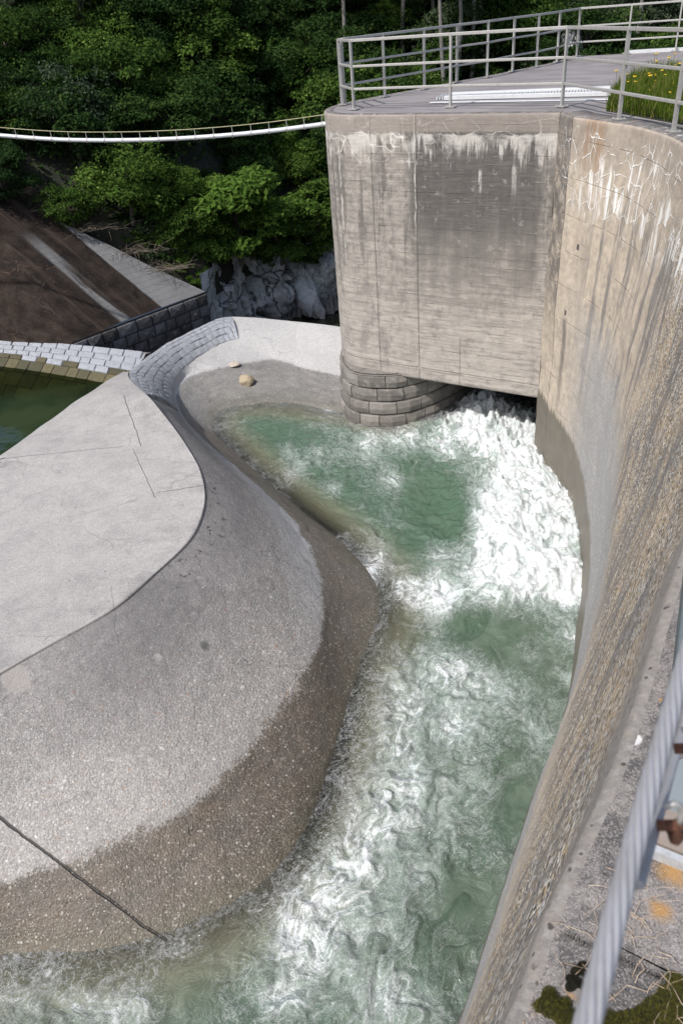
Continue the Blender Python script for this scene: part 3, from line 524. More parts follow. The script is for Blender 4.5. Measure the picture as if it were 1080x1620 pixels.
M_CRESTSTONE = mat_stone('pale_crest_stones', (.30, .315, .34), (.34, .355, .38), (.21, .215, .225)); M_WETSTONE = mat_stone('submerged_stones', (.06, .055, .03), (.13, .11, .055), (.04, .05, .03))
M_ROCK = mat_rock(); M_BANK = mat_bank(); M_SOIL = mat_plain('hillside_soil', (.012, .013, .008), (.03, .03, .018), 2, bs=.8, bd=.1)
M_BARK = mat_plain('bark', (.05, .042, .034), (.11, .095, .08), 10); M_DRY = mat_plain('dry_brush', (.10, .08, .06), (.17, .14, .11), 10)
M_LEAF = [mat_leaf('leaves_mid', (0.042, 0.083, 0.018), (0.083, 0.153, 0.031), (0.156, 0.247, 0.058)), mat_leaf('leaves_dark', (0.026, 0.056, 0.017), (0.047, 0.094, 0.026), (0.091, 0.143, 0.039)), mat_leaf('leaves_bright', (0.062, 0.124, 0.023), (0.111, 0.202, 0.039), (0.182, 0.286, 0.065)), mat_leaf('leaves_grey', (0.058, 0.091, 0.046), (0.111, 0.150, 0.078), (0.182, 0.208, 0.130))]
M_WATER = mat_water(); M_POOL = mat_pool('still_green_water', (.010, .024, .010), (.025, .038, .016)); M_RIVER = mat_pool('dark_river_water', (.030, .035, .018), (.018, .022, .012), False)
# ================================================================ the apron (left)
def ext(l, d1, z=None):      # extend the near-left end of a curve past the frame
    a = np.array(l[0]); return [tuple(a+np.array(d1)*k) for k in (2, 1)]+list(l)
RIMx = ext(RIM, (-2.4, -1.6, 0)); JOx = ext(JOINT, (-2.3, -.7, 0)); WETx = ext(WET, (-2.3, -.1, 0)); WATx = ext(WATER, (-2.3, .1, 0)); SILx = ext(SIL, (-2.2, -1.8, 0))
NS = 700
cr, cj, cw, ca = (resample(c, NS, True) for c in (RIMx, JOx, WETx, WATx)); stn = np.linspace(0, len(RIMx)-1, NS)-2
rows = []; band = []; T = []
nb_ = 40
for i in range(nb_): t = i/nb_; rows.append(cr*(1-t)+cj*t + np.array([0, 0, .10])*math.sin(math.pi*t)*.3); T.append(.5*t)
for i in range(nb_): t = i/nb_; rows.append(cj*(1-t)+cw*t); T.append(.5+.5*t)
for i in range(nb_+1): t = i/nb_; rows.append(cw*(1-t)+ca*t); T.append(1+t)
out = ca-cw; out[:, 2] = 0; L_ = np.linalg.norm(out, axis=1)[:, None]; out /= L_+1e-9
for i in range(1, 16): rows.append(ca+out*.12*i+np.array([0, 0, -.07*i])); T.append(2+.1*i)
V = np.stack(rows); band = np.repeat(np.array(T)[:, None], NS, 1); along = np.repeat(stn[None], len(rows), 0)
# soften the kinks between the strips and roughen
k_ = np.ones(9)/9
for ax in range(3):
    A = V[:, :, ax]; Pd = np.pad(A, ((4, 4), (0, 0)), mode='edge'); Sm = sum(Pd[i:i+len(A)] for i in range(9))/9
    Sm[:3] = A[:3]; V[:, :, ax] = Sm
nz = fbm(V*1.3, 4)*.02+fbm(V*7, 3)*.006
V[:, :, 2] += nz*np.clip(np.array(T)*4, 0, 1)[:, None]
blk = (along > 12.0) & (along < 18.2) & (band < .5)      # stone setts sit proud of this bed
V[:, :, 2] -= .03*blk
# slab: vertical rim step, then the flat top out to the left silhouette
nst = int(NS*(16.0/(len(RIMx)-1)))
cs = resample(SILx, nst, True); ri = cr[:nst] + np.array([0, 0, .03]); slabrows = []; sd = []
for i in range(46): t = (i/45)**1.6; R = ri*(1-t)+cs*t; R = R+np.stack([np.zeros(nst)]*2+[fbm(R*.9, 3)*.015*(t > 0)], 1); slabrows.append(R); sd.append(np.linalg.norm(R[:, :2]-ri[:, :2], axis=1))
slabrows = slabrows[::-1]; sd = sd[::-1]
outl = cs-ri; outl[:, 2] = 0; outl /= np.linalg.norm(outl, axis=1)[:, None]
pre = [cs+outl*.5+np.array([0, 0, -3.5]), cs+outl*.22+np.array([0, 0, -.5]), cs+outl*.07+np.array([0, 0, -.09])]
SV = np.stack(pre+slabrows+[ri-np.array([0, 0, .008]) - outl*.008]+[cr[:nst]-outl*.006-np.array([0, 0, .05])])
sdm = np.stack([sd[0]]*3+sd+[sd[-1]*0]*2)
n1, n2 = V.shape[0]*V.shape[1], SV.shape[0]*SV.shape[1]
allv = np.concatenate([V.reshape(-1, 3), SV.reshape(-1, 3)])
faces = np.concatenate([gridfaces(V.shape[0], NS, True), gridfaces(SV.shape[0], nst, True)+n1])
at = dict(band=np.concatenate([band.ravel(), np.zeros(n2)]), along=np.concatenate([along.ravel(), np.tile(stn[:nst], SV.shape[0])]),
          slab=np.concatenate([np.zeros(n1), np.ones(n2)]), rimd=np.concatenate([np.full(n1, 9.), sdm.ravel()]))
apron = struct(mesh('spillway_apron', allv, faces, M_APRON, None, True, attrs=at))
# back of the ridge beyond station 15 falls to the gorge
i0 = int(NS*(15.6/(len(RIMx)-1))); bk = cr[i0:]; tang = np.gradient(bk, axis=0); nrm = np.stack([-tang[:, 1], tang[:, 0], tang[:, 2]*0], 1); nrm /= np.linalg.norm(nrm, axis=1)[:, None]
if nrm[len(nrm)//2] @ (bk[len(bk)//2]-cj[i0:][len(bk)//2]) < 0: nrm = -nrm
BK = np.stack([bk+nrm*a+np.array([0, 0, b]) for a, b in ((-.01, 0), (.06, -.04), (.15, -.2), (.3, -1), (.6, -3.2))])
ob = struct(mesh('ridge_back', BK.reshape(-1, 3), gridfaces(5, len(bk)), M_APRON, None, True, attrs=dict(band=np.full(BK.size//3, .3), along=np.full(BK.size//3, 18.), slab=np.zeros(BK.size//3), rimd=np.full(BK.size//3, 9.))))
# ---- stone setts over the ridge: individual blocks, staggered courses
def block(name, quad, thick, mat, parent, gap=.012, bulge=.012, ref=(0, 0, 1)):
    q = [np.array(a, float) for a in quad]; c = sum(q)/4; n = np.cross(q[1]-q[0], q[3]-q[0]); n /= np.linalg.norm(n)
    if n @ np.array(ref, float) < 0: q = q[::-1]; n = -n
    e = min(np.linalg.norm(q[1]-q[0]), np.linalg.norm(q[3]-q[0])); g = gap/e
    q = [a+(c-a)*g*2 for a in q]
    bot = [a-n*thick for a in q]; mid = [a+n*-.018 for a in q]; top = [a+(c-a)*(.03+.04*random.random())+n*random.uniform(0, bulge) for a in q]; top.append(c+n*(bulge+random.uniform(0, bulge)))
    v = bot+mid+top; f = [(0, 1, 5, 4), (1, 2, 6, 5), (2, 3, 7, 6), (3, 0, 4, 7), (4, 5, 9, 8), (5, 6, 10, 9), (6, 7, 11, 10), (7, 4, 8, 11), (8, 9, 12), (9, 10, 12), (10, 11, 12), (11, 8, 12)]
    return mesh(name, v, f, mat, parent)
def patch(A, B, na, s, t):
    """point on the surface between curve A (t=0) and curve B (t=1), s in 0..1"""
    i = s*(len(A)-1); j = min(int(i), len(A)-2); u = i-j
    return (A[j]*(1-u)+A[j+1]*u)*(1-t)+(B[j]*(1-u)+B[j+1]*u)*t
a0, a1 = int(NS*(14.2/(len(RIMx)-1))), int(NS*(20.4/(len(RIMx)-1)))
Ar = cr[a0:a1]; Bj = cj[a0:a1]
ncol = 5
def PT(s, t):
    q = patch(Ar, Bj, 0, min(max(s, 0), 1), t); q = q + np.array([0, 0, .12*math.sin(math.pi*min(max(t, 0), 1))+.0]); return q
for c in range(ncol):
    t0, t1 = c/ncol, (c+1)/ncol; s = random.uniform(0, .02)
    while s < .985:
        ds = random.uniform(.034, .052); s1 = min(s+ds, 1.0)
        tw = .012*math.sin(s*40+c)
        block('sett', (PT(s, t0+tw), PT(s1, t0+tw), PT(s1+.006, t1+tw), PT(s+.006, t1+tw)), .12, M_CRESTSTONE, apron, .004, .012); s = s1
# ================================================================ paved weir crest at the left
cr_top = np.array([CREST[0], CREST[1], CREST[2], CREST[3]]); cr_low = np.array([CREST[7], CREST[6], CREST[5], CREST[4]])
tp = resample(cr_top, 90); lw_ = resample(cr_low, 90)
dn = (lw_-tp); dn[:, 2] = 0; dn = dn/np.linalg.norm(dn, axis=1)[:, None]
d_ = np.array([-.40, -.92, 0]) ; d_ /= np.linalg.norm(d_)
CR = np.stack([tp-d_*.9+np.array([0, 0, -2.5]), tp-d_*.25+np.array([0, 0, -.10]), tp+np.array([0, 0, -.03]), lw_*.5+tp*.5+np.array([0, 0, -.0]), lw_+np.array([0, 0, -.03]), lw_+d_*3.0+np.array([0, 0, -1.7])])
weir = struct(mesh('weir_crest', CR.reshape(-1, 3), gridfaces(6, 90), M_JOINT, None, True))
def WT(s, r):    # r: 0 top line .. 1 low line .. >1 down the front
    i = min(max(s, 0), 1)*89; j = min(int(i), 88); u = i-j; a = tp[j]*(1-u)+tp[j+1]*u; b = lw_[j]*(1-u)+lw_[j+1]*u
    if r <= 1: return a*(1-r)+b*r+np.array([0, 0, .02])
    return b+d_*(r-1)*1.5+np.array([0, 0, .02-.85*(r-1)])
for c, (r0_, r1_) in enumerate([(-.02, .25), (.25, .5), (.5, .75), (.75, 1), (1, 1.25), (1.25, 1.5), (1.5, 1.75), (1.75, 2.0)]):
    s = random.uniform(.25, .29)
    while s < .99:
        s1 = min(s+random.uniform(.04, .075), 1)
        mt = M_CRESTSTONE if r1_ <= .8 or (r1_ <= 1 and random.random() < .4) else M_WETSTONE
        block('paving_stone', (WT(s, r0_), WT(s1, r0_), WT(s1, r1_), WT(s, r1_)), .1, mt, weir, .006, .01); s = s1
# ================================================================ stained bank with its masonry face
A_, B_ = np.array(MASA[0]), np.array(MASA[1]); du = (A_-B_); Lab = np.linalg.norm(du); du /= Lab; dv = np.array([-.714, .70, 0]); dv -= du*dv.dot(du); dv /= np.linalg.norm(dv); SLP = .80
def bank_pt(u, v): return B_+du*u+dv*v+np.array([0, 0, SLP*v])
us = np.linspace(0, 16, 120); vs = np.linspace(0, 13, 100); UU, VV = np.meshgrid(us, vs)
UU = UU+.87*VV
BP = B_+du*UU[..., None]+dv*VV[..., None]; BP[..., 2] += SLP*VV+fbm(BP*.6, 3)*.05
yc_ = 20.3-.36*(BP[..., 0]+7.07); BP[..., 2] = np.minimum(BP[..., 2], np.where(BP[..., 0] < -6.6, -5.62+1.5*(BP[..., 1]-yc_), 99))
bank = tag(mesh('concrete_bank', BP.reshape(-1, 3), gridfaces(100, 120), M_BANK, None, True, uv=np.stack([UU.ravel(), VV.ravel()], 1)), 'sloping concrete bank with dark brown stains at the left, rising to the trees', 'embankment')
mw = thing('masonry_wall', 'dark wall of squared stone blocks under the stained bank', 'wall', tuple((A_+B_)/2+np.array([0, 0, -3])))
inv = -np.array(mw.location)
fn = -dv; a_, b_ = B_-du*.02, A_+du*.02
core = mesh('wall_core', [x+inv for x in [a_+fn*-.01+np.array([0, 0, -.02]), b_+fn*-.01+np.array([0, 0, -.02]), b_+fn*-.01-np.array([0, 0, 3.4]), a_+fn*-.01-np.array([0, 0, 3.4]), a_-fn*.4-np.array([0, 0, .02])-np.array([0,0,.0]), a_-fn*.4-np.array([0, 0, 3.4])]], [(0, 1, 2, 3), (4, 0, 3, 5)], M_MORTAR, mw)
for r in range(8):
    z0, z1 = -.06-r*.335, -.06-(r+1)*.335; s = random.uniform(-.3, 0)
    while s < Lab-.1:
        s1 = min(s+random.uniform(.38, .72), Lab); sa, sb = max(s, 0), s1
        if sb-sa > .1:
            q = [B_+du*sa+fn*.05+np.array([0, 0, z1]), B_+du*sa+fn*.05+np.array([0, 0, z0]), B_+du*sb+fn*.05+np.array([0, 0, z0]), B_+du*sb+fn*.05+np.array([0, 0, z1])]
            block('stone', [x+inv for x in q], .07, M_DARKSTONE, mw, .012, .03, tuple(fn))
        s = s1
# ================================================================ waters
def sheet(name, pts, z, mat, n=80, dep=None):
    xs = np.linspace(pts[0], pts[2], n); ys = np.linspace(pts[1], pts[3], n); X, Y = np.meshgrid(xs, ys); Vv = np.stack([X, Y, np.full_like(X, z)], -1).reshape(-1, 3)
    at = {'dep': dep(Vv)} if dep else None
    return struct(mesh(name, Vv, gridfaces(n, n), mat, None, True, attrs=at))
def dep_pool(v):
    q = v[:, :2]; d = np.min(np.linalg.norm(q[:, None]-lw_[None, ::6, :2], axis=2), axis=1)
    shoal = np.exp(-(((q[:, 0]+8.9)/1.5)**2+((q[:, 1]-18.7)/1.3)**2)); return np.clip(d/1.7-.1-shoal*.8, 0, 1)
PX, PT_ = np.meshgrid(np.linspace(-13, -4.0, 110), np.linspace(0, 1, 110)); o_ = np.argsort(lw_[:, 0]); PYm = np.interp(PX, lw_[o_, 0], lw_[o_, 1])+.15; PYY = 6+(PYm-6)*PT_
PVx = np.stack([PX, PYY, np.full_like(PX, -5.97)], -1).reshape(-1, 3); pool = struct(mesh('pool_water', PVx, gridfaces(110, 110), M_POOL, None, True, attrs={'dep': dep_pool(PVx)}))
sheet('river_water', (-30, 19.5, 40, 33), -8.05, M_RIVER, 20)
bedx = np.linspace(-16, -3.5, 90); bedy = np.linspace(6, 20.5, 110); X, Y = np.meshgrid(bedx, bedy); Zb = -7.5+1.3*np.exp(-(((X+8.9)/1.6)**2+((Y-18.7)/1.3)**2))+fbm(np.stack([X, Y, X*0], -1)*1.3, 4)*.16
struct(mesh('pool_bed', np.stack([X, Y, Zb], -1).reshape(-1, 3), gridfaces(110, 90), mat_plain('silt_and_gravel', (.035, .032, .02), (.12, .105, .075), 14, bs=.8, bd=.05), None, True))
struct(mesh('river_bed', [(-40, -8, -9.4), (60, -8, -9.4), (60, 60, -9.4), (-40, 60, -9.4)], [(0, 1, 2, 3)], M_SOIL))
# ---- the rushing channel
FX = [(3.3, 14.6, -.35, -.9), (3.4, 13.2, -.35, -.9), (3.4, 11.6, -.25, -1), (3.2, 10, -.35, -1), (2.6, 9, -.5, -.9), (1.7, 9.2, -.8, -.3), (.8, 9.8, -.6, .4), (0, 11, -.5, .8), (-.9, 12.4, -.5, .8), (-1.7, 14.2, -.1, .8), (-1.0, 15.4, .8, .3), (.2, 15.2, .9, -.3), (.4, 13.9, .5, -.7), (.9, 12.6, .3, -.9), (1.5, 11.2, .1, -1), (2.0, 13.6, .3, -.5), (1.6, 8, -.45, -.9), (2.6, 7.6, -.4, -.9), (.7, 6.7, -.45, -.9), (1.9, 6, -.5, -.85), (.1, 5.2, -.55, -.85), (1.1, 4.5, -.5, -.8), (-.6, 4.2, -.5, -.8), (.4, 3.4, -.5, -.8), (-1.4, 3.8, -.95, -.35), (-2.6, 3.6, -1, -.05), (-4, 3.5, -1, 0), (-1, 3, -.5, -.9)]
FX = np.array(FX)
def flow(q):
    d2 = (q[..., None, 0]-FX[:, 0])**2+(q[..., None, 1]-FX[:, 1])**2; wq = np.exp(-d2/1.1)+1e-5
    v = np.stack([(wq*FX[:, 2]).sum(-1), (wq*FX[:, 3]).sum(-1)], -1)/wq.sum(-1)[..., None]
    e = .02; p3 = lambda a: np.stack([a[..., 0]*1.5, a[..., 1]*1.5, a[..., 0]*0], -1)
    def psi(a): return noise3(p3(a))+.5*noise3(p3(a)*2.6+5)
    cx_ = (psi(q+[0, e])-psi(q-[0, e]))/(2*e); cy_ = -(psi(q+[e, 0])-psi(q-[e, 0]))/(2*e)
    return v*.8+np.stack([cx_, cy_], -1)*.20
# coarse flow lookup for speed
gx = np.arange(-9, 6.5, .08); gy = np.arange(-1, 19, .08); GXX, GYY = np.meshgrid(gx, gy); FG = flow(np.stack([GXX, GYY], -1))
def flowi(q):
    a = np.clip((q[:, 0]+9)/.08, 0, len(gx)-1.01); b = np.clip((q[:, 1]+1)/.08, 0, len(gy)-1.01); i = a.astype(int); j = b.astype(int); u = (a-i)[:, None]; v = (b-j)[:, None]
    return (FG[j, i]*(1-u)+FG[j, i+1]*u)*(1-v)+(FG[j+1, i]*(1-u)+FG[j+1, i+1]*u)*v
xs = np.arange(-7.5, 5.2, .022); ys = np.concatenate([np.arange(1.2, 9.5, .022), np.arange(9.5, 18.4, .03)]); X, Y = np.meshgrid(xs, ys); Q = np.stack([X.ravel(), Y.ravel()], 1)
adv = Q.copy()
for _ in range(13): adv = adv - flowi(adv)*.055
foam = np.full(len(Q), .20)
for fx, fy, rx, ry, fw_ in FOAM: foam += fw_*np.exp(-(((Q[:, 0]-fx)/rx)**2+((Q[:, 1]-fy)/ry)**2)*1.15)
foam = np.clip(foam, -.25, 1.02); foam = np.where(foam > 0, foam*(.80+.20/(1+np.exp(-(Q[:, 1]-8.6)*6))), foam); foam = np.where((Q[:, 1] < 8.5) & (foam > .62), .62+(foam-.62)*.6, foam)
wl = ca[::2, :2]; wn = (ca-cw)[::2, :2]; wn = wn/np.linalg.norm(wn, axis=1)[:, None]
dep = np.empty(len(Q))
w2 = (wl**2).sum(1)
for k in range(0, len(Q), 40000):
    qq = Q[k:k+40000]; dd = w2[None]-2*qq@wl.T; j = dd.argmin(1); df = qq-wl[j]; dep[k:k+40000] = np.sign((df*wn[j]).sum(1)+1e-6)*np.sqrt((df**2).sum(1))
A3 = np.stack([adv[:, 0], adv[:, 1], adv[:, 0]*0], 1); P3 = np.stack([Q[:, 0], Q[:, 1], Q[:, 0]*0], 1)
sh = np.clip(dep/.6, 0, 1); fc = np.clip(foam, 0, 1)
Z = -6.0+sh*(.018*fbm(A3*2.2, 3)+(.02+.075*fc)*(fbm(A3*1.7+3, 4))+(.02+.06*fc)*fbm(P3*3.1, 4)+.02*fc*fbm(P3*13, 3)+(.006+.02*fc)*fbm(P3*8, 3))
jump = np.exp(-(((Q[:, 0]-2.9)/1.3)**2+((Q[:, 1]-10.6)/1.9)**2)); Z += .30*jump*sh
gush_n = fbm(P3*4.5+5, 4)
gush = np.exp(-(((Q[:, 0]-3.4)/1.0)**2+((Q[:, 1]-14.4)/1.5)**2)); Z += gush*(.22+.30*gush_n)+jump*sh*(.07*fbm(P3*5+2, 4)+.01*fbm(P3*16, 2))
Z += -.14*np.exp(-(((Q[:, 0]-1.8)/.55)**2+((Q[:, 1]-11.1)/1.2)**2))*sh
lip = 1/(1+np.exp(-(Q[:, 1]-(8.55+.25*np.sin(Q[:, 0]*2.5)))*9)); Z += -.12*(1-lip)*sh*np.clip((Q[:, 0]-.3)/.8, 0, 1)
river = struct(mesh('rushing_water', np.stack([Q[:, 0], Q[:, 1], Z], 1), gridfaces(len(ys), len(xs)), M_WATER, None, True, attrs=dict(adv=A3, foam=foam, dep=dep)))
# spray flung up by the broken water
sp = MB(); cand = rng.choice(len(Q), 60000, p=np.clip(fc**4*(dep > .4), 0, 1)/np.clip(fc**4*(dep > .4), 0, 1).sum())
sv = []; sf = []
for n_, i in enumerate(cand[:20000]):
    h = abs(rng.normal(0, .035+.07*jump[i]+.16*gush[i]))+.005; r = rng.uniform(.0025, .008); c = np.array([Q[i, 0]+rng.normal(0, .02), Q[i, 1]+rng.normal(0, .02), Z[i]+h])
    o4 = rng.normal(size=(4, 3)); o4 /= np.linalg.norm(o4, axis=1)[:, None]; b = len(sv); sv += list(c+o4*r); sf += [(b, b+1, b+2), (b, b+2, b+3), (b, b+3, b+1), (b+1, b+3, b+2)]
stuff(tag(mesh('spray_drops', sv, np.array(sf), mat_plain('spray', (.8, .83, .84), (.9, .92, .93), 3, .4), None), 'white spray drops thrown up over the foaming water', 'spray'))
# two boulders on the wet gravel
def boulder(name, c, r, label, seed, mat):
    bm = bmesh.new(); bmesh.ops.create_icosphere(bm, subdivisions=4, radius=1)
    co = np.array([v.co[:] for v in bm.verts]); rs = np.random.default_rng(seed); cuts = rs.normal(size=(11, 3)); cuts /= np.linalg.norm(cuts, axis=1)[:, None]
    for d in cuts: s_ = co@d; ex_ = np.clip(s_-rs.uniform(.62, .85), 0, None); co -= ex_[:, None]*d*.9
    co += co*(fbm(co*2.2+seed, 4)*.07)[:, None]
    for v, q in zip(bm.verts, co): v.co = q*np.array(r)
    me = bpy.data.meshes.new(name); bm.to_mesh(me); bm.free(); o = link(name, me, mat, None, True); o.location = c; return tag(o, label, 'boulder', 'boulders on the wet gravel')
M_BOULD = mat_stone('boulder_stone', (.34, .28, .19), (.42, .35, .25), (.18, .14, .09)); M_BOULD2 = mat_stone('boulder_pale_stone', (.45, .40, .34), (.5, .45, .39), (.28, .24, .2))
boulder('boulder', (ROCKS[0][0], ROCKS[0][1], ROCKS[0][2]+.10), (.21, .19, .16), 'larger tan boulder sitting on wet gravel at the edge of the green eddy', 5, M_BOULD)
boulder('boulder', (ROCKS[1][0], ROCKS[1][1], ROCKS[1][2]+.04), (.15, .11, .075), 'smaller pale flat boulder on the upper rim of the wet gravel', 9, M_BOULD2)

# a bent twig and some grit lying on the slab
g = MB(); g.tube(resample([(-5.86, 11.25, -4.36), (-5.75, 11.33, -4.33), (-5.64, 11.44, -4.30), (-5.60, 11.52, -4.33)], 10), np.linspace(.012, .004, 10), 6); g.tube([(-5.75, 11.33, -4.33), (-5.62, 11.36, -4.33)], .005, 5)
tag(g.build('twig', M_BARK), 'bent dark twig lying on the pale slab at the left edge', 'twig')
g = MB()
for _ in range(260):
    i = random.randrange(int(NS*.2), int(NS*.6)); t_ = random.random(); c = ri[min(i, nst-1)]*(1-t_)+cs[min(i, nst-1)]*t_; r_ = random.uniform(.004, .014)
    o4 = rng.normal(size=(4, 3)); o4 /= np.linalg.norm(o4, axis=1)[:, None]; g.add([tuple(c+o*r_+np.array([0, 0, r_*.5])) for o in o4], [(0, 1, 2), (0, 2, 3), (0, 3, 1), (1, 3, 2)])
stuff(tag(g.build('grit', M_BOULD2), 'small loose stones and grit scattered on the pale slab', 'grit'))
# ================================================================ retaining wall (right)
TOPW = [(3.93, 13.12), (3.96, 12.55), (4.12, 12.0), (4.36, 11.2), (4.42, 10.3), (4.32, 9.43), (4.08, 8.2), (3.65, 6.8), (3.0, 5.3), (2.2, 3.8), (1.5, 2.6), (.97, 1.76), (.65, 1.25), (.37, .88), (.22, .66), (-.35, -.05), (-1.4, -1.0), (-3.0, -2.1)]
BASW = [(3.93, 13.12), (3.97, 12.56), (4.05, 11.9), (4.03, 11.25), (3.93, 10.4), (3.743, 9.59), (3.435, 8.534), (2.899, 7.167), (2.397, 6.152), (1.709, 4.995), (1.136, 3.929), (.661, 3.067), (.2, 2.35), (-.35, 1.65), (-.9, 1.05), (-1.6, .4), (-2.4, -.2), (-3.9, -1.2)]
NW = 600; tw = resample([(a, b, 0) for a, b in TOPW], NW); bw = resample([(a, b, -6) for a, b in BASW], NW)
ul = np.concatenate([[0], np.cumsum(np.linalg.norm(np.diff(tw, axis=0), axis=1))])
inn = np.stack([-(np.gradient(tw[:, 1])), np.gradient(tw[:, 0]), tw[:, 0]*0], 1); inn /= np.linalg.norm(inn, axis=1)[:, None]     # points to ...
if inn[100] @ np.array([-1, 0, 0]) < 0: inn = -inn
rows = [tw-inn*.05, tw-inn*.02+np.array([0, 0, -.003]), tw-inn*.006+np.array([0, 0, -.012])]; NV = 130
for i in range(NV): t = (i/(NV-1)); rows.append(tw*(1-t)+bw*t+np.array([0, 0, -.03*(1-t)]))
rows.append(bw+np.array([0, 0, -1.8]))
WV = np.stack(rows); rel = (fbm(WV*14., 4)*.0018+fbm(WV*.9, 3)*.03); msk = np.ones(len(rows)); msk[:5] = (0, 0, .2, .3, .6)
WV -= inn[None]*(rel*msk[:, None])[..., None]
wuv = np.stack([np.repeat(ul[None], len(rows), 0).ravel(), WV[..., 2].ravel()], 1)
rwall = thing('retaining_wall', 'long curved weathered concrete wall on the right, white lime cracks near its top', 'wall', (4.0, 12.9, -6))
iv = -np.array([4.0, 12.9, -6])
mesh('wall_face', WV.reshape(-1, 3)+iv, gridfaces(len(rows), NW), M_WALL, rwall, True, uv=wuv)
cw_ = np.interp(ul, [0, 3, 9, 12, 14, 30], [.4, .45, .6, 1.1, 2.2, 3])[:, None]
CAPV = np.stack([tw-inn*.035+np.array([0, 0, .0]), tw-inn*.06+np.array([0, 0, .006]), tw-inn*cw_+np.array([0, 0, .008]), tw-inn*(cw_+.01)+np.array([0, 0, -.06])])
CAPV[1:3, :, 2] += fbm(CAPV[1:3]*30, 3)*.0012
mesh('wall_cap', CAPV.reshape(-1, 3)+iv, gridfaces(4, NW, True), M_CAP, rwall, True)
# ================================================================ pier with the deck end
def front(x): return 13.12-.638*(x-3.93)
pl = [(3.93, 13.12)]+[(x, front(x)) for x in (3.4, 2.8, 2.2, 1.7, 1.3)]+[(1.0, 15.03), (.72, 15.22), (.5, 15.45), (.37, 15.75), (.33, 16.1), (.38, 16.5), (.52, 16.9), (.8, 17.3), (1.45, 17.95), (2.4, 18.75), (3.3, 19.6), (4.2, 20.35), (5.0, 21.1), (5.75, 21.85), (6.6, 22.75), (7.4, 24.0)]
NP = 420; pp = resample([(a, b, 0) for a, b in pl], NP); pu = np.concatenate([[0], np.cumsum(np.linalg.norm(np.diff(pp, axis=0), axis=1))])
tg = np.gradient(pp, axis=0); pn = np.stack([-tg[:, 1], tg[:, 0], tg[:, 2]*0], 1); pn /= np.linalg.norm(pn, axis=1)[:, None]
if pn[20] @ np.array([-.5, -.8, 0]) < 0: pn = -pn
ZB = -4.86
rows = [pp-pn*.05+np.array([0, 0, .0]), pp-pn*.02+np.array([0, 0, -.002]), pp-pn*.005+np.array([0, 0, -.012])]+[pp+np.array([0, 0, -.03+(ZB+.03)*i/89]) for i in range(90)]+[pp-pn*.02+np.array([0, 0, ZB-.02]), pp-pn*.9+np.array([0, 0, ZB-.021])]
PV = np.stack(rows); rel = fbm(PV*5, 3)*.006; rel[:3] = 0; PV += pn[None]*rel[..., None]
bidx = np.floor(PV[..., 2]/.155); PV += pn[None]*((np.sin(bidx*12.9)*43758.5 % 1)*.006)[..., None]*(np.arange(len(rows))[:, None, None] > 3)
pier = thing('sluice_pier', 'tall board-marked concrete pier with stained front and rounded left end above the sluice', 'pier', (1.5, 15.5, -6)); iv = -np.array([1.5, 15.5, -6])
mesh('curtain_wall', PV.reshape(-1, 3)+iv, gridfaces(len(rows), NP, True), M_FRONT, pier, True, uv=np.stack([np.repeat(pu[None], len(rows), 0).ravel(), PV[..., 2].ravel()], 1))
# soffit and the dark tunnel behind the curtain
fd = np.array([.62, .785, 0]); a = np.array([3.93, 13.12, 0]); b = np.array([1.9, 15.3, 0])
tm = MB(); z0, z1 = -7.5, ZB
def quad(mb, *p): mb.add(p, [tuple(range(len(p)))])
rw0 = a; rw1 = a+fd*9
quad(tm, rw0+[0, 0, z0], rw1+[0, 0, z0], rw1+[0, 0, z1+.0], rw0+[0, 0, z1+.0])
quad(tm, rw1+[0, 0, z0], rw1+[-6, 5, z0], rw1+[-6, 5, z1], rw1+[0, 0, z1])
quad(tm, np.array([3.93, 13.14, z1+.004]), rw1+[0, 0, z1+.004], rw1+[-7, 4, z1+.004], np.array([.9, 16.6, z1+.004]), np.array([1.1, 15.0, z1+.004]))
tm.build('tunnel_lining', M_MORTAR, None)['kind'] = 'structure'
# masonry nose under the curtain
nose = resample([(.75, 17.2, 0), (.38, 16.5, 0), (.28, 15.9, 0), (.31, 15.42, 0), (.52, 14.95, 0), (.95, 14.72, 0), (1.42, 14.66, 0), (1.9, 14.82, 0), (2.4, 15.15, 0), (3.0, 15.7, 0), (4.0, 16.9, 0), (5.2, 18.5, 0)], 240)
nt_ = np.gradient(nose, axis=0); nn = np.stack([-nt_[:, 1], nt_[:, 0], nt_[:, 2]*0], 1); nn /= np.linalg.norm(nn, axis=1)[:, None]
if nn[100] @ np.array([0, -1, 0]) < 0: nn = -nn
nl = np.concatenate([[0], np.cumsum(np.linalg.norm(np.diff(nose, axis=0), axis=1))]); Ln = nl[-1]
def np_at(s): return np.array([np.interp(s, nl, nose[:, k]) for k in range(3)]), np.array([np.interp(s, nl, nn[:, k]) for k in range(3)])
mesh('pier_core', np.stack([nose-nn*.045+np.array([0, 0, ZB+.05]), nose-nn*.045+np.array([0, 0, -8])]).reshape(-1, 3)+iv, gridfaces(2, 240), M_MORTAR, pier)
mesh('bed_course', np.stack([nose+nn*.012+np.array([0, 0, ZB+.028]), nose-nn*.7+np.array([0, 0, ZB+.03])]).reshape(-1, 3)+iv, gridfaces(2, 240), M_GRANITE, pier)
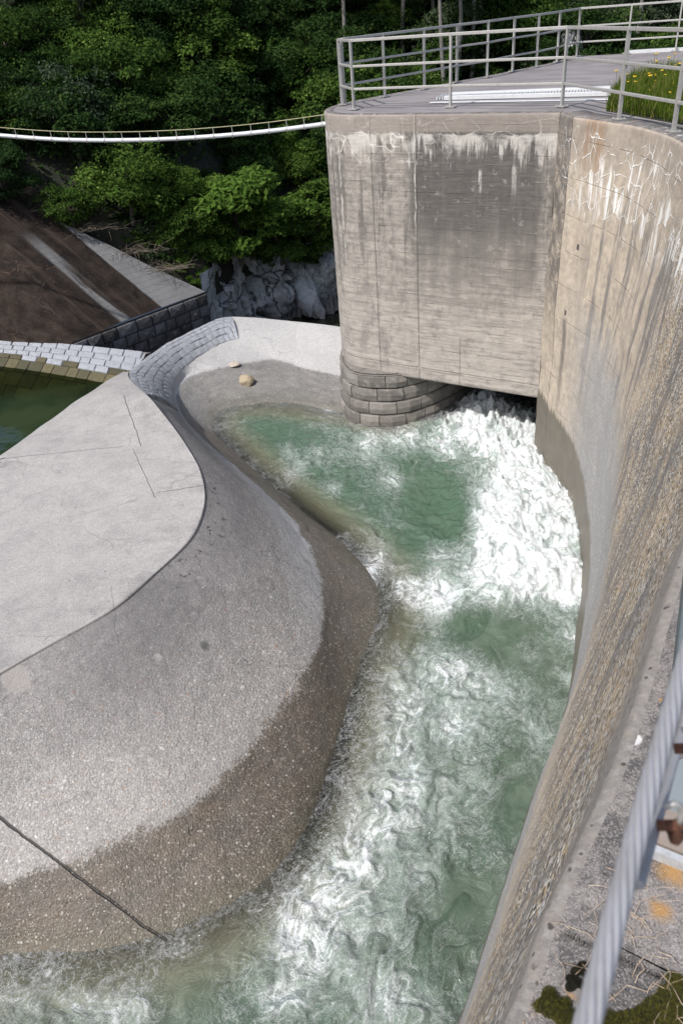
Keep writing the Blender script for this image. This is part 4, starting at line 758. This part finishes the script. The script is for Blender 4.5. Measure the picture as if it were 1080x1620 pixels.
for r in range(7):
    zt, zb_ = ZB+.03-r*.30, ZB+.03-(r+1)*.30; s = random.uniform(-.4, 0); bt = .012*r
    while s < Ln*.86:
        ln_ = random.uniform(.42, .62); s0, s1 = max(s, 0), s+ln_
        if s1-s0 > .15 and s1 < Ln:
            m_ = .5*(s0+s1); V8 = []
            cols = [s0+.008, m_, s1-.008]; top, botm = zt-.009, zb_+.009; bv = .028; rr = random.uniform(.0, .03); vv = []; 
            for j, sc_ in enumerate(cols):
                p_, n_ = np_at(sc_); e_ = 0 if j == 1 else 1
                for zz, o_ in ((top, -.06), (top-.0, -.006), (top-bv, rr+.012), ((top+botm)/2, rr+.03+random.uniform(-.01, .012)), (botm+bv, rr+.012), (botm, -.006), (botm, -.06)):
                    vv.append(p_+n_*(o_*(1 if not e_ else 1)-(.022 if e_ and o_ > 0 else 0)+bt)+np.array([0, 0, zz])+iv)
            ff = [(j*7+k, (j+1)*7+k, (j+1)*7+k+1, j*7+k+1) for j in range(2) for k in range(6)]+[tuple(range(7))[::-1], tuple(14+k for k in range(7))]
            o = mesh('stone', vv, ff, M_GRANITE, pier)
        s += ln_
# ---------------------------------------------------------------- deck and the land behind the wall
outer = [(7.4, 24.0), (10.4, 22.5), (14, 21), (24, 17), (24, -12), (-3, -12), (-3.0, -2.1)]
poly = [tuple(p[:2]) for p in (pp-pn*.045)[::4]]+outer+[tuple(p[:2]) for p in (tw-inn*.045)[::-4]]
bm = bmesh.new(); vs_ = [bm.verts.new((x, y, -.002)) for x, y in poly]; bm.faces.new(vs_); bmesh.ops.triangulate(bm, faces=bm.faces); bmesh.ops.recalc_face_normals(bm, faces=bm.faces)
bot = MB(); me = bpy.data.meshes.new('deck'); bm.to_mesh(me); bm.free(); deck = struct(link('deck', me, M_DECK))
# pale concrete lip along the deck edge
lp = np.stack([pp-pn*.03+np.array([0, 0, .001]), pp-pn*.05+np.array([0, 0, .004]), pp-pn*.17+np.array([0, 0, .004]), pp-pn*.18+np.array([0, 0, -.01])])
lipo = mesh('edge_lip', lp.reshape(-1, 3)+iv, gridfaces(4, NP), M_CAP, pier, True)
struct(mesh('far_side', [(7.4, 24, -.01), (10.4, 22.5, -.01), (14, 21, -.01), (24, 17, -.01), (7.4, 24, -8), (10.4, 22.5, -8), (14, 21, -8), (24, 17, -8)], [(0, 1, 5, 4), (1, 2, 6, 5), (2, 3, 7, 6)], M_CAP))
bar('kerb_strip', (8.6, 23.25, .04), (13.6, 20.95, .04), .22, .08, M_COVER)['kind'] = 'structure'
# gate slot covers lying on the deck
c0, c1, c2, c3 = [np.array(c) for c in COVER]
gc = thing('slot_cover', 'low bright steel cover over the gate slot, lying on the deck behind the near railing', 'hatch cover', tuple(c0)); ic = -c0; up3 = np.array([0, 0, 1.])
for k, (fa, hh, ww) in enumerate(((0.0, .015, .18), (.38, .07, .07), (.95, .07, .16))):
    s0 = c0*(1-fa)+c3*fa+(c1-c0)*(.0 if k == 0 else .05); s1 = c1*(1-fa)+c2*fa
    bar('rail_channel', s0+ic+up3*(hh/2+.006), s1+ic+up3*(hh/2+.006), ww, hh, M_COVER, gc)
gm = MB()
for j in range(60):
    f_ = j/59; p0 = c0*(1-f_)+c1*f_; p1 = c3*(1-f_)+c2*f_; gm.box((p0*.55+p1*.45)+(p1-p0)*.22+ic+up3*.03, (c1-c0)/np.linalg.norm(c1-c0)*.012, (p1-p0)*.26, up3*.02)
gm.build('grating', M_COVER, gc)
# ================================================================ railings
def railing(name, label, pts, hs=(1.10, .70, .34), grp=None, face=None):
    base = np.array(pts[0]); t = thing(name, label, 'railing', tuple(base), grp); pr = None
    for i, p in enumerate(pts):
        q = np.array(p)-base
        nx = np.array(pts[min(i+1, len(pts)-1)])-np.array(pts[max(i-1, 0)]); ang = math.atan2(nx[1], nx[0])
        cx_, sx_ = math.cos(ang), math.sin(ang); ax = np.array([cx_, sx_, 0]); ay = np.array([-sx_, cx_, 0])
        pm = mesh('post', box_verts((0, 0, .56), ax*.019, ay*.028, (0, 0, .555)), BF, M_STEEL, t); pm.location = q
        b_ = bmesh.new(); b_.from_mesh(pm.data); bmesh.ops.recalc_face_normals(b_, faces=b_.faces); bmesh.ops.bevel(b_, geom=b_.edges[:], offset=.006, segments=2, affect='EDGES'); b_.to_mesh(pm.data); b_.free()
        pb = MB(); pb.box((0, 0, .018), ax*.10, ay*.07, (0, 0, .007))
        for bx_, by_ in ((-.075, -.045), (.075, -.045), (-.075, .045), (.075, .045)): pb.tube([ax*bx_+ay*by_+np.array([0, 0, .01]), ax*bx_+ay*by_+np.array([0, 0, .04])], .010, 6)
        po = pb.build('base_plate', M_STEEL, pm)
        if i < len(pts)-1:
            q2 = np.array(pts[i+1])-base; d = (q2-q)/np.linalg.norm(q2-q)
            for h in hs:
                th = .048 if h == hs[0] else .04
                bar('rail', q+d*(.0 if h == hs[0] else .018)+up3*h, q2-d*(.0 if h == hs[0] else .018)+up3*h, .04, th, M_STEEL, t, .006)
    return t
PN = [np.array(p) for p in POSTS_NEAR]; PF = [np.array(p) for p in POSTS_FAR]
railing('railing', 'three-bar steel railing along the near edge of the deck and the curved wall', PN+[np.array([4.72, 8.9, 0.0]), np.array([4.3, 7.1, 0]), np.array([3.5, 5.2, 0])])
PF2 = [PF[0], PF[1], PF[2], PF[3], PF[4], PF[5], PF[6], PF[7], PF[8], PF[9], np.array([11.6, 21.65, 0])]
PF2 = [p-np.array([0, 0, 0]) for p in PF2]
railing('railing', 'three-bar steel railing along the far edge of the deck in front of the trees', [PN[0]+np.array([.06, .07, 0])]+PF2)
# ================================================================ suspended pipe across the gorge
ppth = resample(PIPE, 120); pv = thing('suspended_pipe', 'thin pale pipe hanging across the gorge from the pier, with a wire above it', 'pipe', tuple(ppth[60])); ipv = -ppth[60]
m_ = MB(); m_.tube(ppth+ipv, .040, 10); m_.build('pipe', M_PIPE, pv, True)
ww_ = ppth.copy(); ww_[:, 2] += .155; m_ = MB(); m_.tube(ww_+ipv, .008, 6); m_.build('carrier_wire', mat_plain('yellowed_wire', (.30, .28, .16), (.4, .38, .25)), pv, True)
Lp = np.concatenate([[0], np.cumsum(np.linalg.norm(np.diff(ppth, axis=0), axis=1))]); k = .2; hm = None
while k < Lp[-1]:
    c = np.array([np.interp(k, Lp, ppth[:, j]) for j in range(3)])
    if hm is None:
        g_ = MB(); g_.tube([(0, 0, .03), (0, 0, .165)], .007, 5); g_.tube([(-.018, 0, 0), (.018, 0, 0)], .050, 10); h0 = g_.build('hanger', M_STEEL, pv); hm = h0.data
    else: h0 = link('hanger', hm, None, pv)
    h0.location = c+ipv; k += .405
# ================================================================ foreground: cap furniture
def prism(name, top, h, mat, parent=None):
    t_ = [np.array(p) for p in top]; v = t_+[p-np.array([0, 0, h]) for p in t_]; n = len(t_)
    return mesh(name, v, [tuple(range(n))[::-1], tuple(range(n, 2*n))]+[(i, (i+1) % n, n+(i+1) % n, n+i) for i in range(n)], mat, parent)
ft = thing('service_hatch', 'grey steel plate with worn board and pale strip on the wall top, lower right', 'hatch', tuple(PLATE[0])); ih = -np.array(PLATE[0])
prism('steel_plate', [np.array(p)+ih for p in PLATE], .035, mat_metal('slate_paint', (.20, .225, .235), .6, .0, .2), ft)
prism('board', [np.array(p)+ih for p in BOARD], .02, mat_plain('worn_board', (.20, .17, .15), (.27, .22, .18), 6), ft)
prism('angle_strip', [np.array(p)+ih for p in STRIP], .03, mat_metal('pale_strip', (.42, .43, .44), .6, .1, .5), ft)
b0, b1 = np.array(BRACE[0]), np.array(BRACE[1]); bt_ = thing('steel_brace', 'slim dark blue-grey steel bar rising from the wall top at the right edge', 'brace', tuple(b0))
bar('bar', b0-b0, b1-b0, .022, .05, M_DARKSTEEL, bt_, .003); bar('foot', (-.03, -.035, -.012), (.03, .035, -.012), .05, .01, M_DARKSTEEL, bt_, .002)
def rope(name, path, R, pitch, label, strands=7):
    q = resample(path, 260); t = thing(name, label, 'cable', tuple(q[0])); iq = -q[0]; tt = np.gradient(q, axis=0); tt /= np.linalg.norm(tt, axis=1)[:, None]
    s_ = np.cross(tt, (0, 0, 1)); s_ /= np.linalg.norm(s_, axis=1)[:, None]; u_ = np.cross(s_, tt); L2 = np.concatenate([[0], np.cumsum(np.linalg.norm(np.diff(q, axis=0), axis=1))])
    rs_ = R*.36
    for k in range(strands):
        a_ = 2*math.pi*(L2/pitch+k/strands); g = MB(); g.tube(q+iq+(s_*np.cos(a_)[:, None]+u_*np.sin(a_)[:, None])*(R-rs_), rs_, 8); g.build('strand', M_ROPE, t, True)
    g = MB(); g.tube(q+iq, R*.62, 8); g.build('core', M_ROPE, t, True); return t
M_ROPE = mat_metal('galvanised_rope', (.33, .33, .345), .5, .25, .4); M_RUST = mat_plain('rusty_iron', (.045, .018, .010), (.13, .05, .025), 220)
rope('wire_rope', ROPE, .0080, .15, 'thick twisted steel wire rope in the foreground crossing the lower right corner')
rope('wire_rope', ROPE2, .0045, .05, 'thinner steel wire rope end clamped under the thick foreground rope')
for i, c in enumerate(CLAMPS):
    t = thing('rope_clamp', ('lower' if i == 0 else 'upper')+' rusty U-bolt clamp on the foreground wire rope', 'clamp', c, 'clamps on the wire rope'); g = MB()
    g.tube([(-.002, 0, .012), (.006, 0, .016), (.0115, 0, .011), (.013, -.002, .0), (.012, -.003, -.012)], .0026, 8); g.build('u_bolt', M_STEEL, t, True)
    g = MB(); g.tube([(.012, -.003, -.008), (.0125, -.003, -.016), (.0125, -.003, -.030)], .0055, 6); g.tube([(.012, -.003, -.018), (.012, -.003, -.023)], .0075, 6); g.tube([(-.004, 0, -.012), (.012, -.003, -.010)], .005, 6); g.build('nut', M_RUST, t)
M_MOSS = mat_plain('moss', (.035, .04, .008), (.14, .13, .015), 120, bs=1, bd=.003); M_MOSSD = mat_plain('dark_moss', (.008, .008, .004), (.03, .028, .012), 120)
def moss(c, r, label, mat, n=1500):
    v = []; f = []
    for _ in range(n):
        a_ = random.uniform(0, 6.28); d = r*math.sqrt(random.random())*(1+.35*math.sin(a_*3+c[0]*90)); x_, y_ = d*math.cos(a_), d*math.sin(a_)*.8
        h = .010*max(0, 1-(d/r)**2)+.004+random.uniform(0, .004); b = len(v); w_ = .0011; lx, ly = random.uniform(-.003, .003), random.uniform(-.003, .003); th = random.uniform(0, 3.14)
        v += [(x_-w_*math.cos(th), y_-w_*math.sin(th), 0), (x_+w_*math.cos(th), y_+w_*math.sin(th), 0), (x_+lx, y_+ly, h)]; f.append((b, b+1, b+2))
    o = mesh('moss', v, np.array(f), mat); o.location = (c[0], c[1], .009); stuff(tag(o, label, 'moss'))
for i, c in enumerate(MOSS): moss(c, .028 if i < 3 else .034, 'olive green moss on the wall top at the bottom %s of the picture' % ('left of the rope' if i < 3 else 'right of the rope'), M_MOSS, 2600)
for c in PIT: moss(c, .017, 'blackish dry moss patch on the wall cap left of the rope', M_MOSSD, 1500)
g = MB()
for c in TWIGS*5:
    a_ = random.uniform(0, 6.28); L3 = random.uniform(.03, .10); p = np.array([c[0]+random.uniform(-.05, .05), c[1]+random.uniform(-.05, .05), .012]); d = np.array([math.cos(a_), math.sin(a_), 0]); s_ = np.array([-d[1], d[0], 0])
    g.tube([p, p+d*L3*.33+s_*random.uniform(-.006, .006)+up3*.006, p+d*L3*.66+s_*random.uniform(-.01, .01)+up3*.010, p+d*L3+s_*random.uniform(-.015, .015)+up3*random.uniform(0, .01)], random.uniform(.0004, .0009), 5)
stuff(tag(g.build('dry_stems', mat_plain('straw', (.28, .2, .13), (.5, .40, .30), 30)), 'thin dry stems strewn over moss and concrete at the lower right', 'dry grass'))
# ================================================================ grass bed with yellow flowers
from mathutils.geometry import intersect_point_line
gp = [(p[0], p[1]) for p in GRASS]
def inside(x, y, P_):
    c = False; j = len(P_)-1
    for i in range(len(P_)):
        if (P_[i][1] > y) != (P_[j][1] > y) and x < (P_[j][0]-P_[i][0])*(y-P_[i][1])/(P_[j][1]-P_[i][1])+P_[i][0]: c = not c
        j = i
    return c
v = []; f = []; lv = []
while len(f) < 42000:
    x_, y_ = random.uniform(4.4, 7.8), random.uniform(8.6, 17.4)
    if not inside(x_, y_, gp): continue
    h = random.uniform(.12, .30)*(1.0+.5*noise3(np.array([x_*2, y_*2, 0.]))); th = random.uniform(0, 6.28); lx, ly = math.cos(th)*h*random.uniform(.1, .6), math.sin(th)*h*random.uniform(.1, .6); a_ = random.uniform(0, 3.14); wx, wy = .006*math.cos(a_), .006*math.sin(a_); b = len(v)
    v += [(x_-wx, y_-wy, 0), (x_+wx, y_+wy, 0), (x_+lx*.4+wx*.7, y_+ly*.4+wy*.7, h*.6), (x_+lx*.4-wx*.7, y_+ly*.4-wy*.7, h*.6), (x_+lx, y_+ly, h)]
    f += [(b, b+1, b+2), (b, b+2, b+3), (b+3, b+2, b+4)]; q = random.random(); lv += [q]*5
M_GRASS = mat_leaf('grass_blades', (.06, .11, .012), (.13, .19, .03), (.26, .23, .09))
stuff(tag(mesh('grass', v, np.array(f), M_GRASS, attrs={'lv': lv}), 'bright green long grass growing beside the railing on the wall top', 'grass'))
struct(mesh('grass_soil', [(p[0], p[1], .006) for p in gp], [tuple(range(len(gp)))], M_SOIL))
M_YEL = mat_plain('yellow_petals', (.75, .50, .02), (.85, .62, .05), 40); fl0 = None; n_ = 0
while n_ < 70:
    x_, y_ = random.uniform(4.9, 7.3), random.uniform(10.5, 16.5)
    if not inside(x_, y_, gp) : continue
    if fl0 is None:
        fl0 = thing('wildflower', 'yellow wildflower on a thin stem in the long grass by the railing', 'flower', (0, 0, 0), 'yellow wildflowers in the grass'); g = MB(); g.tube([(0, 0, 0), (.01, .005, .2), (.0, .01, .42)], .0025, 4); st0 = g.build('stem', M_GRASS, fl0)
        g = MB()
        for k in range(8): a_ = k*math.pi/4; g.add([(0, .01, .42), (.022*math.cos(a_-.3), .01+.022*math.sin(a_-.3), .432), (.034*math.cos(a_), .01+.034*math.sin(a_), .43), (.022*math.cos(a_+.3), .01+.022*math.sin(a_+.3), .432)], [(0, 1, 2, 3)])
        g.tube([(0, .01, .415), (0, .01, .435)], .0075, 6); hd0 = g.build('flower_head', M_YEL, fl0); o = fl0
    else:
        o = fl0.copy(); COL.objects.link(o)
        for ch in (st0, hd0): c = ch.copy(); COL.objects.link(c); c.parent = o
    o.location = (x_, y_, 0.006); s_ = random.uniform(.7, 1.15); o.scale = (s_,)*3; o.rotation_euler = (random.uniform(-.15, .15), random.uniform(-.15, .15), random.uniform(0, 6)); n_ += 1
# ================================================================ gorge: cliff, hillside, trees
CL = resample([(-3.75, 23.95, 0), (-3.45, 24.6, 0), (-3.3, 25.4, 0), (-2.7, 26.8, 0), (-1.6, 27.9, 0), (0, 28.6, 0), (1.5, 28.5, 0), (4, 28.2, 0), (8, 28.4, 0), (16, 28.5, 0), (40, 27, 0)], 900)
CL = np.concatenate([CL[:0], resample(CL, 900)]); clt = np.gradient(CL, axis=0); cln = np.stack([clt[:, 1], -clt[:, 0], clt[:, 2]*0], 1); cln /= np.linalg.norm(cln, axis=1)[:, None]
zs = np.linspace(-9.3, -5.0, 150); CV = CL[None]+np.array([0, 0, 1.])*zs[:, None, None]
# blocky facets: each voronoi cell gets its own offset and tilt
sub = CV.reshape(-1, 3); seeds = rng.uniform([-5, 23, -10], [12, 30, -4.5], (900, 3)); so = rng.normal(0, .16, 900); stl = rng.normal(0, .35, (900, 3))
kk = sub[:, 0] < 12; near = np.zeros(len(sub), int); off = np.zeros(len(sub)); sw = sub+np.stack([fbm(sub*.9, 3), fbm(sub*.9+9, 3), fbm(sub*.9+20, 3)], 1)*.5
ids = np.where(kk)[0]
for k in range(0, len(ids), 4000):
    i = ids[k:k+4000]; d2 = (((sw[i][:, None]-seeds[None])*np.array([1, 1, .6]))**2).sum(2); j = d2.argmin(1); off[i] = so[j]+((sub[i]-seeds[j])*stl[j]).sum(1)
off += fbm(sub*.8, 4)*.35+fbm(sub*4, 4)*.05; off += np.clip(-6.0-sub[:, 2], 0, 3)*.10
off *= np.tile(np.clip(np.arange(900)/55.-.1, 0, 1), 150)
nrmc = np.repeat(cln[None], 150, 0).reshape(-1, 3); pale = np.exp(-(((sub[:, 0]+.35)/.75)**2+((sub[:, 2]+6.9)/.8)**2)**2)*.9
struct(mesh('cliff', sub+nrmc*off[:, None], gridfaces(150, 900), M_ROCK, None, False, attrs=dict(pale=pale)))
def yb(x): return np.interp(x, [-40, -9, -3.7, -3.3, -2.7, -1.6, 0, 1.5, 4, 8, 16, 40], [26, 24, 24, 25.3, 26.7, 27.8, 28.5, 28.4, 28.1, 28.3, 28.4, 27])
def H(x, y): 
    x = np.asarray(x, float); y = np.asarray(y, float); d = y-yb(x)
    return -5.45+.60*np.clip(-3.64-x, 0, 16)+.80*d+.35*np.sin(x*.7)*np.clip(d, 0, 1)
hx = np.linspace(-40, 45, 200); hd = np.concatenate([np.linspace(.45, 6.4, 30), np.linspace(6.5, 60, 60)]); HX, HD = np.meshgrid(hx, hd); HY = yb(HX)+HD
HV = np.stack([HX, HY, H(HX, HY)+fbm(np.stack([HX, HY, HX*0], -1)*.5, 4)*.5*np.clip(HD, 0, 1)-.15], -1); HV[0, :, 2] -= .8
struct(mesh('hillside', HV.reshape(-1, 3), gridfaces(90, 200), M_SOIL, None, True))
n_u = 90000; ux = rng.uniform(-22, 26, n_u); ud = rng.uniform(.3, 26, n_u)**1.0; uy = yb(ux)+ud; uz = H(ux, uy)
c = np.stack([ux, uy, uz+np.abs(fbm(np.stack([ux, uy, uz], 1)*.9, 3))*.9+rng.uniform(0, .12, n_u)], 1); nr_ = rng.normal(size=(n_u, 3))*.6+np.array([0, -.3, .8]); nr_ /= np.linalg.norm(nr_, axis=1)[:, None]
t = np.cross(nr_, rng.normal(size=(n_u, 3))); t /= np.linalg.norm(t, axis=1)[:, None]; b = np.cross(nr_, t); s_ = rng.uniform(.05, .11, n_u)[:, None]
stuff(tag(mesh('undergrowth', np.stack([c-t*s_, c-b*s_*.6, c+t*s_, c+b*s_*.6], 1).reshape(-1, 3), np.arange(n_u*4).reshape(-1, 4), M_LEAF[1], attrs={'lv': np.repeat(rng.random(n_u), 4)}), 'low dark green undergrowth covering the forest slope between the trees', 'undergrowth'))
def crown_mesh(name, nleaf, size, seed, nclump=38, flat=.85):
    r = np.random.default_rng(seed); d = r.normal(size=(nclump, 3)); d /= np.linalg.norm(d, axis=1)[:, None]; rad = r.uniform(.45, .95, nclump); cc = d*rad[:, None]*np.array([1, 1, flat]); cr_ = r.uniform(.20, .42, nclump)*1.0
    ci = r.choice(nclump, nleaf, p=cr_**2/(cr_**2).sum()); e = r.normal(size=(nleaf, 3)); e[:, 2] = np.abs(e[:, 2])*1.0-.25; e /= np.linalg.norm(e, axis=1)[:, None]
    c = cc[ci]+e*(cr_[ci]*r.uniform(.55, 1.12, nleaf))[:, None]*np.array([1, 1, .7]); c += fbm(c*3+seed, 2)[:, None]*.08
    nrm = e*.5+r.normal(size=(nleaf, 3))*.5+np.array([0, 0, .45]); nrm /= np.linalg.norm(nrm, axis=1)[:, None]
    t = np.cross(nrm, r.normal(size=(nleaf, 3))); t /= np.linalg.norm(t, axis=1)[:, None]; b = np.cross(nrm, t); s = (size*r.uniform(.6, 1.3, nleaf))[:, None]
    v = np.stack([c-t*s, c-b*s*.5+nrm*s*.12, c+t*s, c+b*s*.5+nrm*s*.12], 1).reshape(-1, 3); f = np.arange(nleaf*4).reshape(-1, 4)
    lv = np.repeat(np.clip(r.uniform(0, 1, nleaf)*.6+r.uniform(0, 1, nclump)[ci]*.4, 0, 1), 4); me_ = mesh(name, v, f, None, attrs={'lv': lv}); data = me_.data; bpy.data.objects.remove(me_); return data
CR_ = [crown_mesh('crown', 9000, .040, 11), crown_mesh('crown', 9000, .040, 12, 46, .75), crown_mesh('crown', 8000, .046, 13, 30, 1.0), crown_mesh('crown', 10000, .036, 14, 55, .9)]
BUSHM = [crown_mesh('foliage', 7000, .055, 21, 26, .8), crown_mesh('foliage', 7000, .060, 22, 30, .8)]
for i, me_ in enumerate(CR_+BUSHM): me_.materials.append(None)
VAR = {}
def crown_var(k, mi, bank_=False):
    key = (k, mi, bank_)
    if key not in VAR: me_ = (BUSHM if bank_ else CR_)[k].copy(); me_.materials[0] = M_LEAF[mi]; VAR[key] = me_
    return VAR[key]
g = MB(); g.tube([(0, 0, 0), (.04, .02, .5), (0, .05, 1.0)], [.055, .045, .03], 7)
for k in range(6): a_ = k*1.05+.3; g.tube([(0, .03, .45+.08*k), (.25*math.cos(a_), .25*math.sin(a_), .75+.06*k), (.5*math.cos(a_), .5*math.sin(a_), .95+.05*k)], [.025, .016, .006], 5)
tr_me = g.build('trunk', M_BARK); TRM = tr_me.data; bpy.data.objects.remove(tr_me)
cM = cam.matrix_world.inverted()
def px(p):
    q = cM @ Vector(p); return (540+1200*q.x/-q.z, 810-1200*q.y/-q.z) if q.z < 0 else (-9999, -9999)
KIND = ['mid green', 'dark green', 'bright green', 'grey-green']
def where(x_, y_):
    X_ = 'at far left' if x_ < 110 else 'at left' if x_ < 250 else 'left of centre' if x_ < 400 else 'just left of the pier' if x_ < 540 else 'behind the deck corner' if x_ < 700 else 'behind the deck' if x_ < 860 else 'behind the far deck end'
    Y_ = 'top' if y_ < 60 else 'upper' if y_ < 140 else 'middle' if y_ < 230 else 'lower' if y_ < 320 else 'lowest'
    return Y_, X_
labs = {}
def tree(x_, y_, zg, r, k, mi, bush=False, zc=None):
    sx, sy = px((x_, y_, zg+r*.9)); Y_, X_ = where(sx, sy)
    nm = 'bush' if bush else 'tree'; lb = '%s %s, %s row of forest, %s' % (KIND[mi], nm, Y_, X_)
    o = thing('leafy_bush' if bush else 'broadleaf_tree', lb, nm, (x_, y_, zg), ('leafy bushes by the rocks and bank' if bush else 'trees on the forest slope'))
    ti = link('trunk', TRM, None, o); ti.scale = (r*.9, r*.9, r*1.0)
    ci = link('crown', crown_var(k, mi, bush), None, o); ci.location = (0, 0, r*.95); ci.scale = (r, r, r*random.uniform(.8, 1.15)); ci.rotation_euler = (random.uniform(-.2, .2), random.uniform(-.2, .2), random.uniform(0, 6.28))
    labs.setdefault(lb, []).append((sx, o))
    return o
d = .2
while d < 26:
    sp_ = 1.25+d*.06; x_ = -22+random.uniform(0, 1)
    while x_ < 26:
        xx = x_+random.uniform(-.45, .45); yy = yb(xx)+d+random.uniform(-.4, .4); zz = float(H(xx, yy)); r = random.uniform(.85, 1.5)*(1+d*.035)
        sx, sy = px((xx, yy, zz+r)); pr_ = 1200*r/yy
        if -pr_-60 < sx < 1080+pr_+60 and -pr_*1.6 < sy and sy < 520 and not (xx > 1.2 and sy > 190):
            if not (-7.2 < xx < -3.2 and d < 1.0) and not (-3.3 < xx < 1.2 and d < 1.3): tree(xx, float(yy), zz-.3, r, random.randrange(4), random.choice([0, 0, 1, 1, 1, 3] if sy < 200 else [0, 0, 1, 2]))
        x_ += sp_
    d += sp_*.8
for (x_, y_, z_, r, mi) in BUSH: tree(x_, y_, z_-r*.95, r, random.randrange(2), mi, True)
ORD = ['first', 'second', 'third', 'fourth', 'fifth', 'sixth', 'seventh', 'eighth', 'ninth', 'tenth', 'eleventh', 'twelfth']
for lb, l_ in labs.items():
    if len(l_) > 1:
        for n_, (_, o) in enumerate(sorted(l_, key=lambda a: a[0])): o['label'] = lb+', '+ORD[min(n_, 11)]+' from the left'
# slim trunks rising between the crowns
for i, (x_, y_, z_) in enumerate(TRUNKS):
    g = MB(); zg = float(H(x_, y_)); pth = [(0, 0, 0), (.1*math.sin(i), .05, (z_-zg)*.4), (.15*math.cos(i), .0, z_-zg), (.2*math.sin(i*2), .1, z_-zg+3)]; Y_, X_ = where(*px((x_, y_, z_)))
    o = thing('slender_tree', 'slim pale-stemmed tree number among the crowns, %s' % ('left of the pier' if x_ < 1 else 'seen through the railing, %s from the pier corner' % ['first', 'second', 'third', 'fourth', 'fifth', 'sixth', 'seventh', 'eighth'][sorted([t[0] for t in TRUNKS]).index(x_)]), 'tree', (x_, y_, zg), 'slim trees behind the deck'); o['label'] = o['label'].replace('number ', '')
    g.tube(resample(pth, 14), np.linspace(.09, .05, 14), 8); g.build('trunk', mat_plain('pale_bark', (.10, .095, .085), (.19, .18, .16), 12) if i == 0 else bpy.data.materials['pale_bark'], o, True)
    c = link('crown', crown_var(i % 4, 0), None, o); c.location = (0, 0, z_-zg+3); c.scale = (1.3, 1.3, 1.6)
for i, (x_, y_, z_) in enumerate(CRAGS):
    if i not in (1, 2): continue
    b_ = boulder('rock_crag', (x_, y_, z_), (.5, .45, .75), ['pale rock crag left of the deck railing corner', 'grey crag at the top edge above the deck', 'grey rock face seen between the far railing bars', 'grey crag at the top edge left of the pier', 'small rock outcrop just above the railing corner'][i], 30+i, M_ROCK)
    b_['category'] = 'crag'; b_['group'] = 'rock crags on the forest slope'
# bare brush along the top of the bank
for n_, (u_, v_) in enumerate([(1.9, 2.4), (2.6, 3.2), (3.2, 3.9), (1.2, 1.5), (.7, .8)]):
    g = MB(); c = bank_pt(u_, v_)
    for k in range(70):
        a_ = random.uniform(0, 6.28); L3 = random.uniform(.3, .8); p = np.array([random.gauss(0, .35), random.gauss(0, .25), 0.0]); p[2] = .1+.3*abs(p[1]); dd = np.array([math.cos(a_), math.sin(a_), random.uniform(-.2, .4)])
        g.tube([p, p+dd*L3*.5+np.array([0, 0, .04]), p+dd*L3], [.007, .005, .002], 4)
    o = g.build('dry_brush', M_DRY); o.location = c; stuff(tag(o, 'brown dry twigs along the upper edge of the stained bank, patch %s' % ['above the grey strip', 'left of centre', 'at the far left', 'by the low bushes', 'near the block wall corner'][n_], 'dry twigs'))
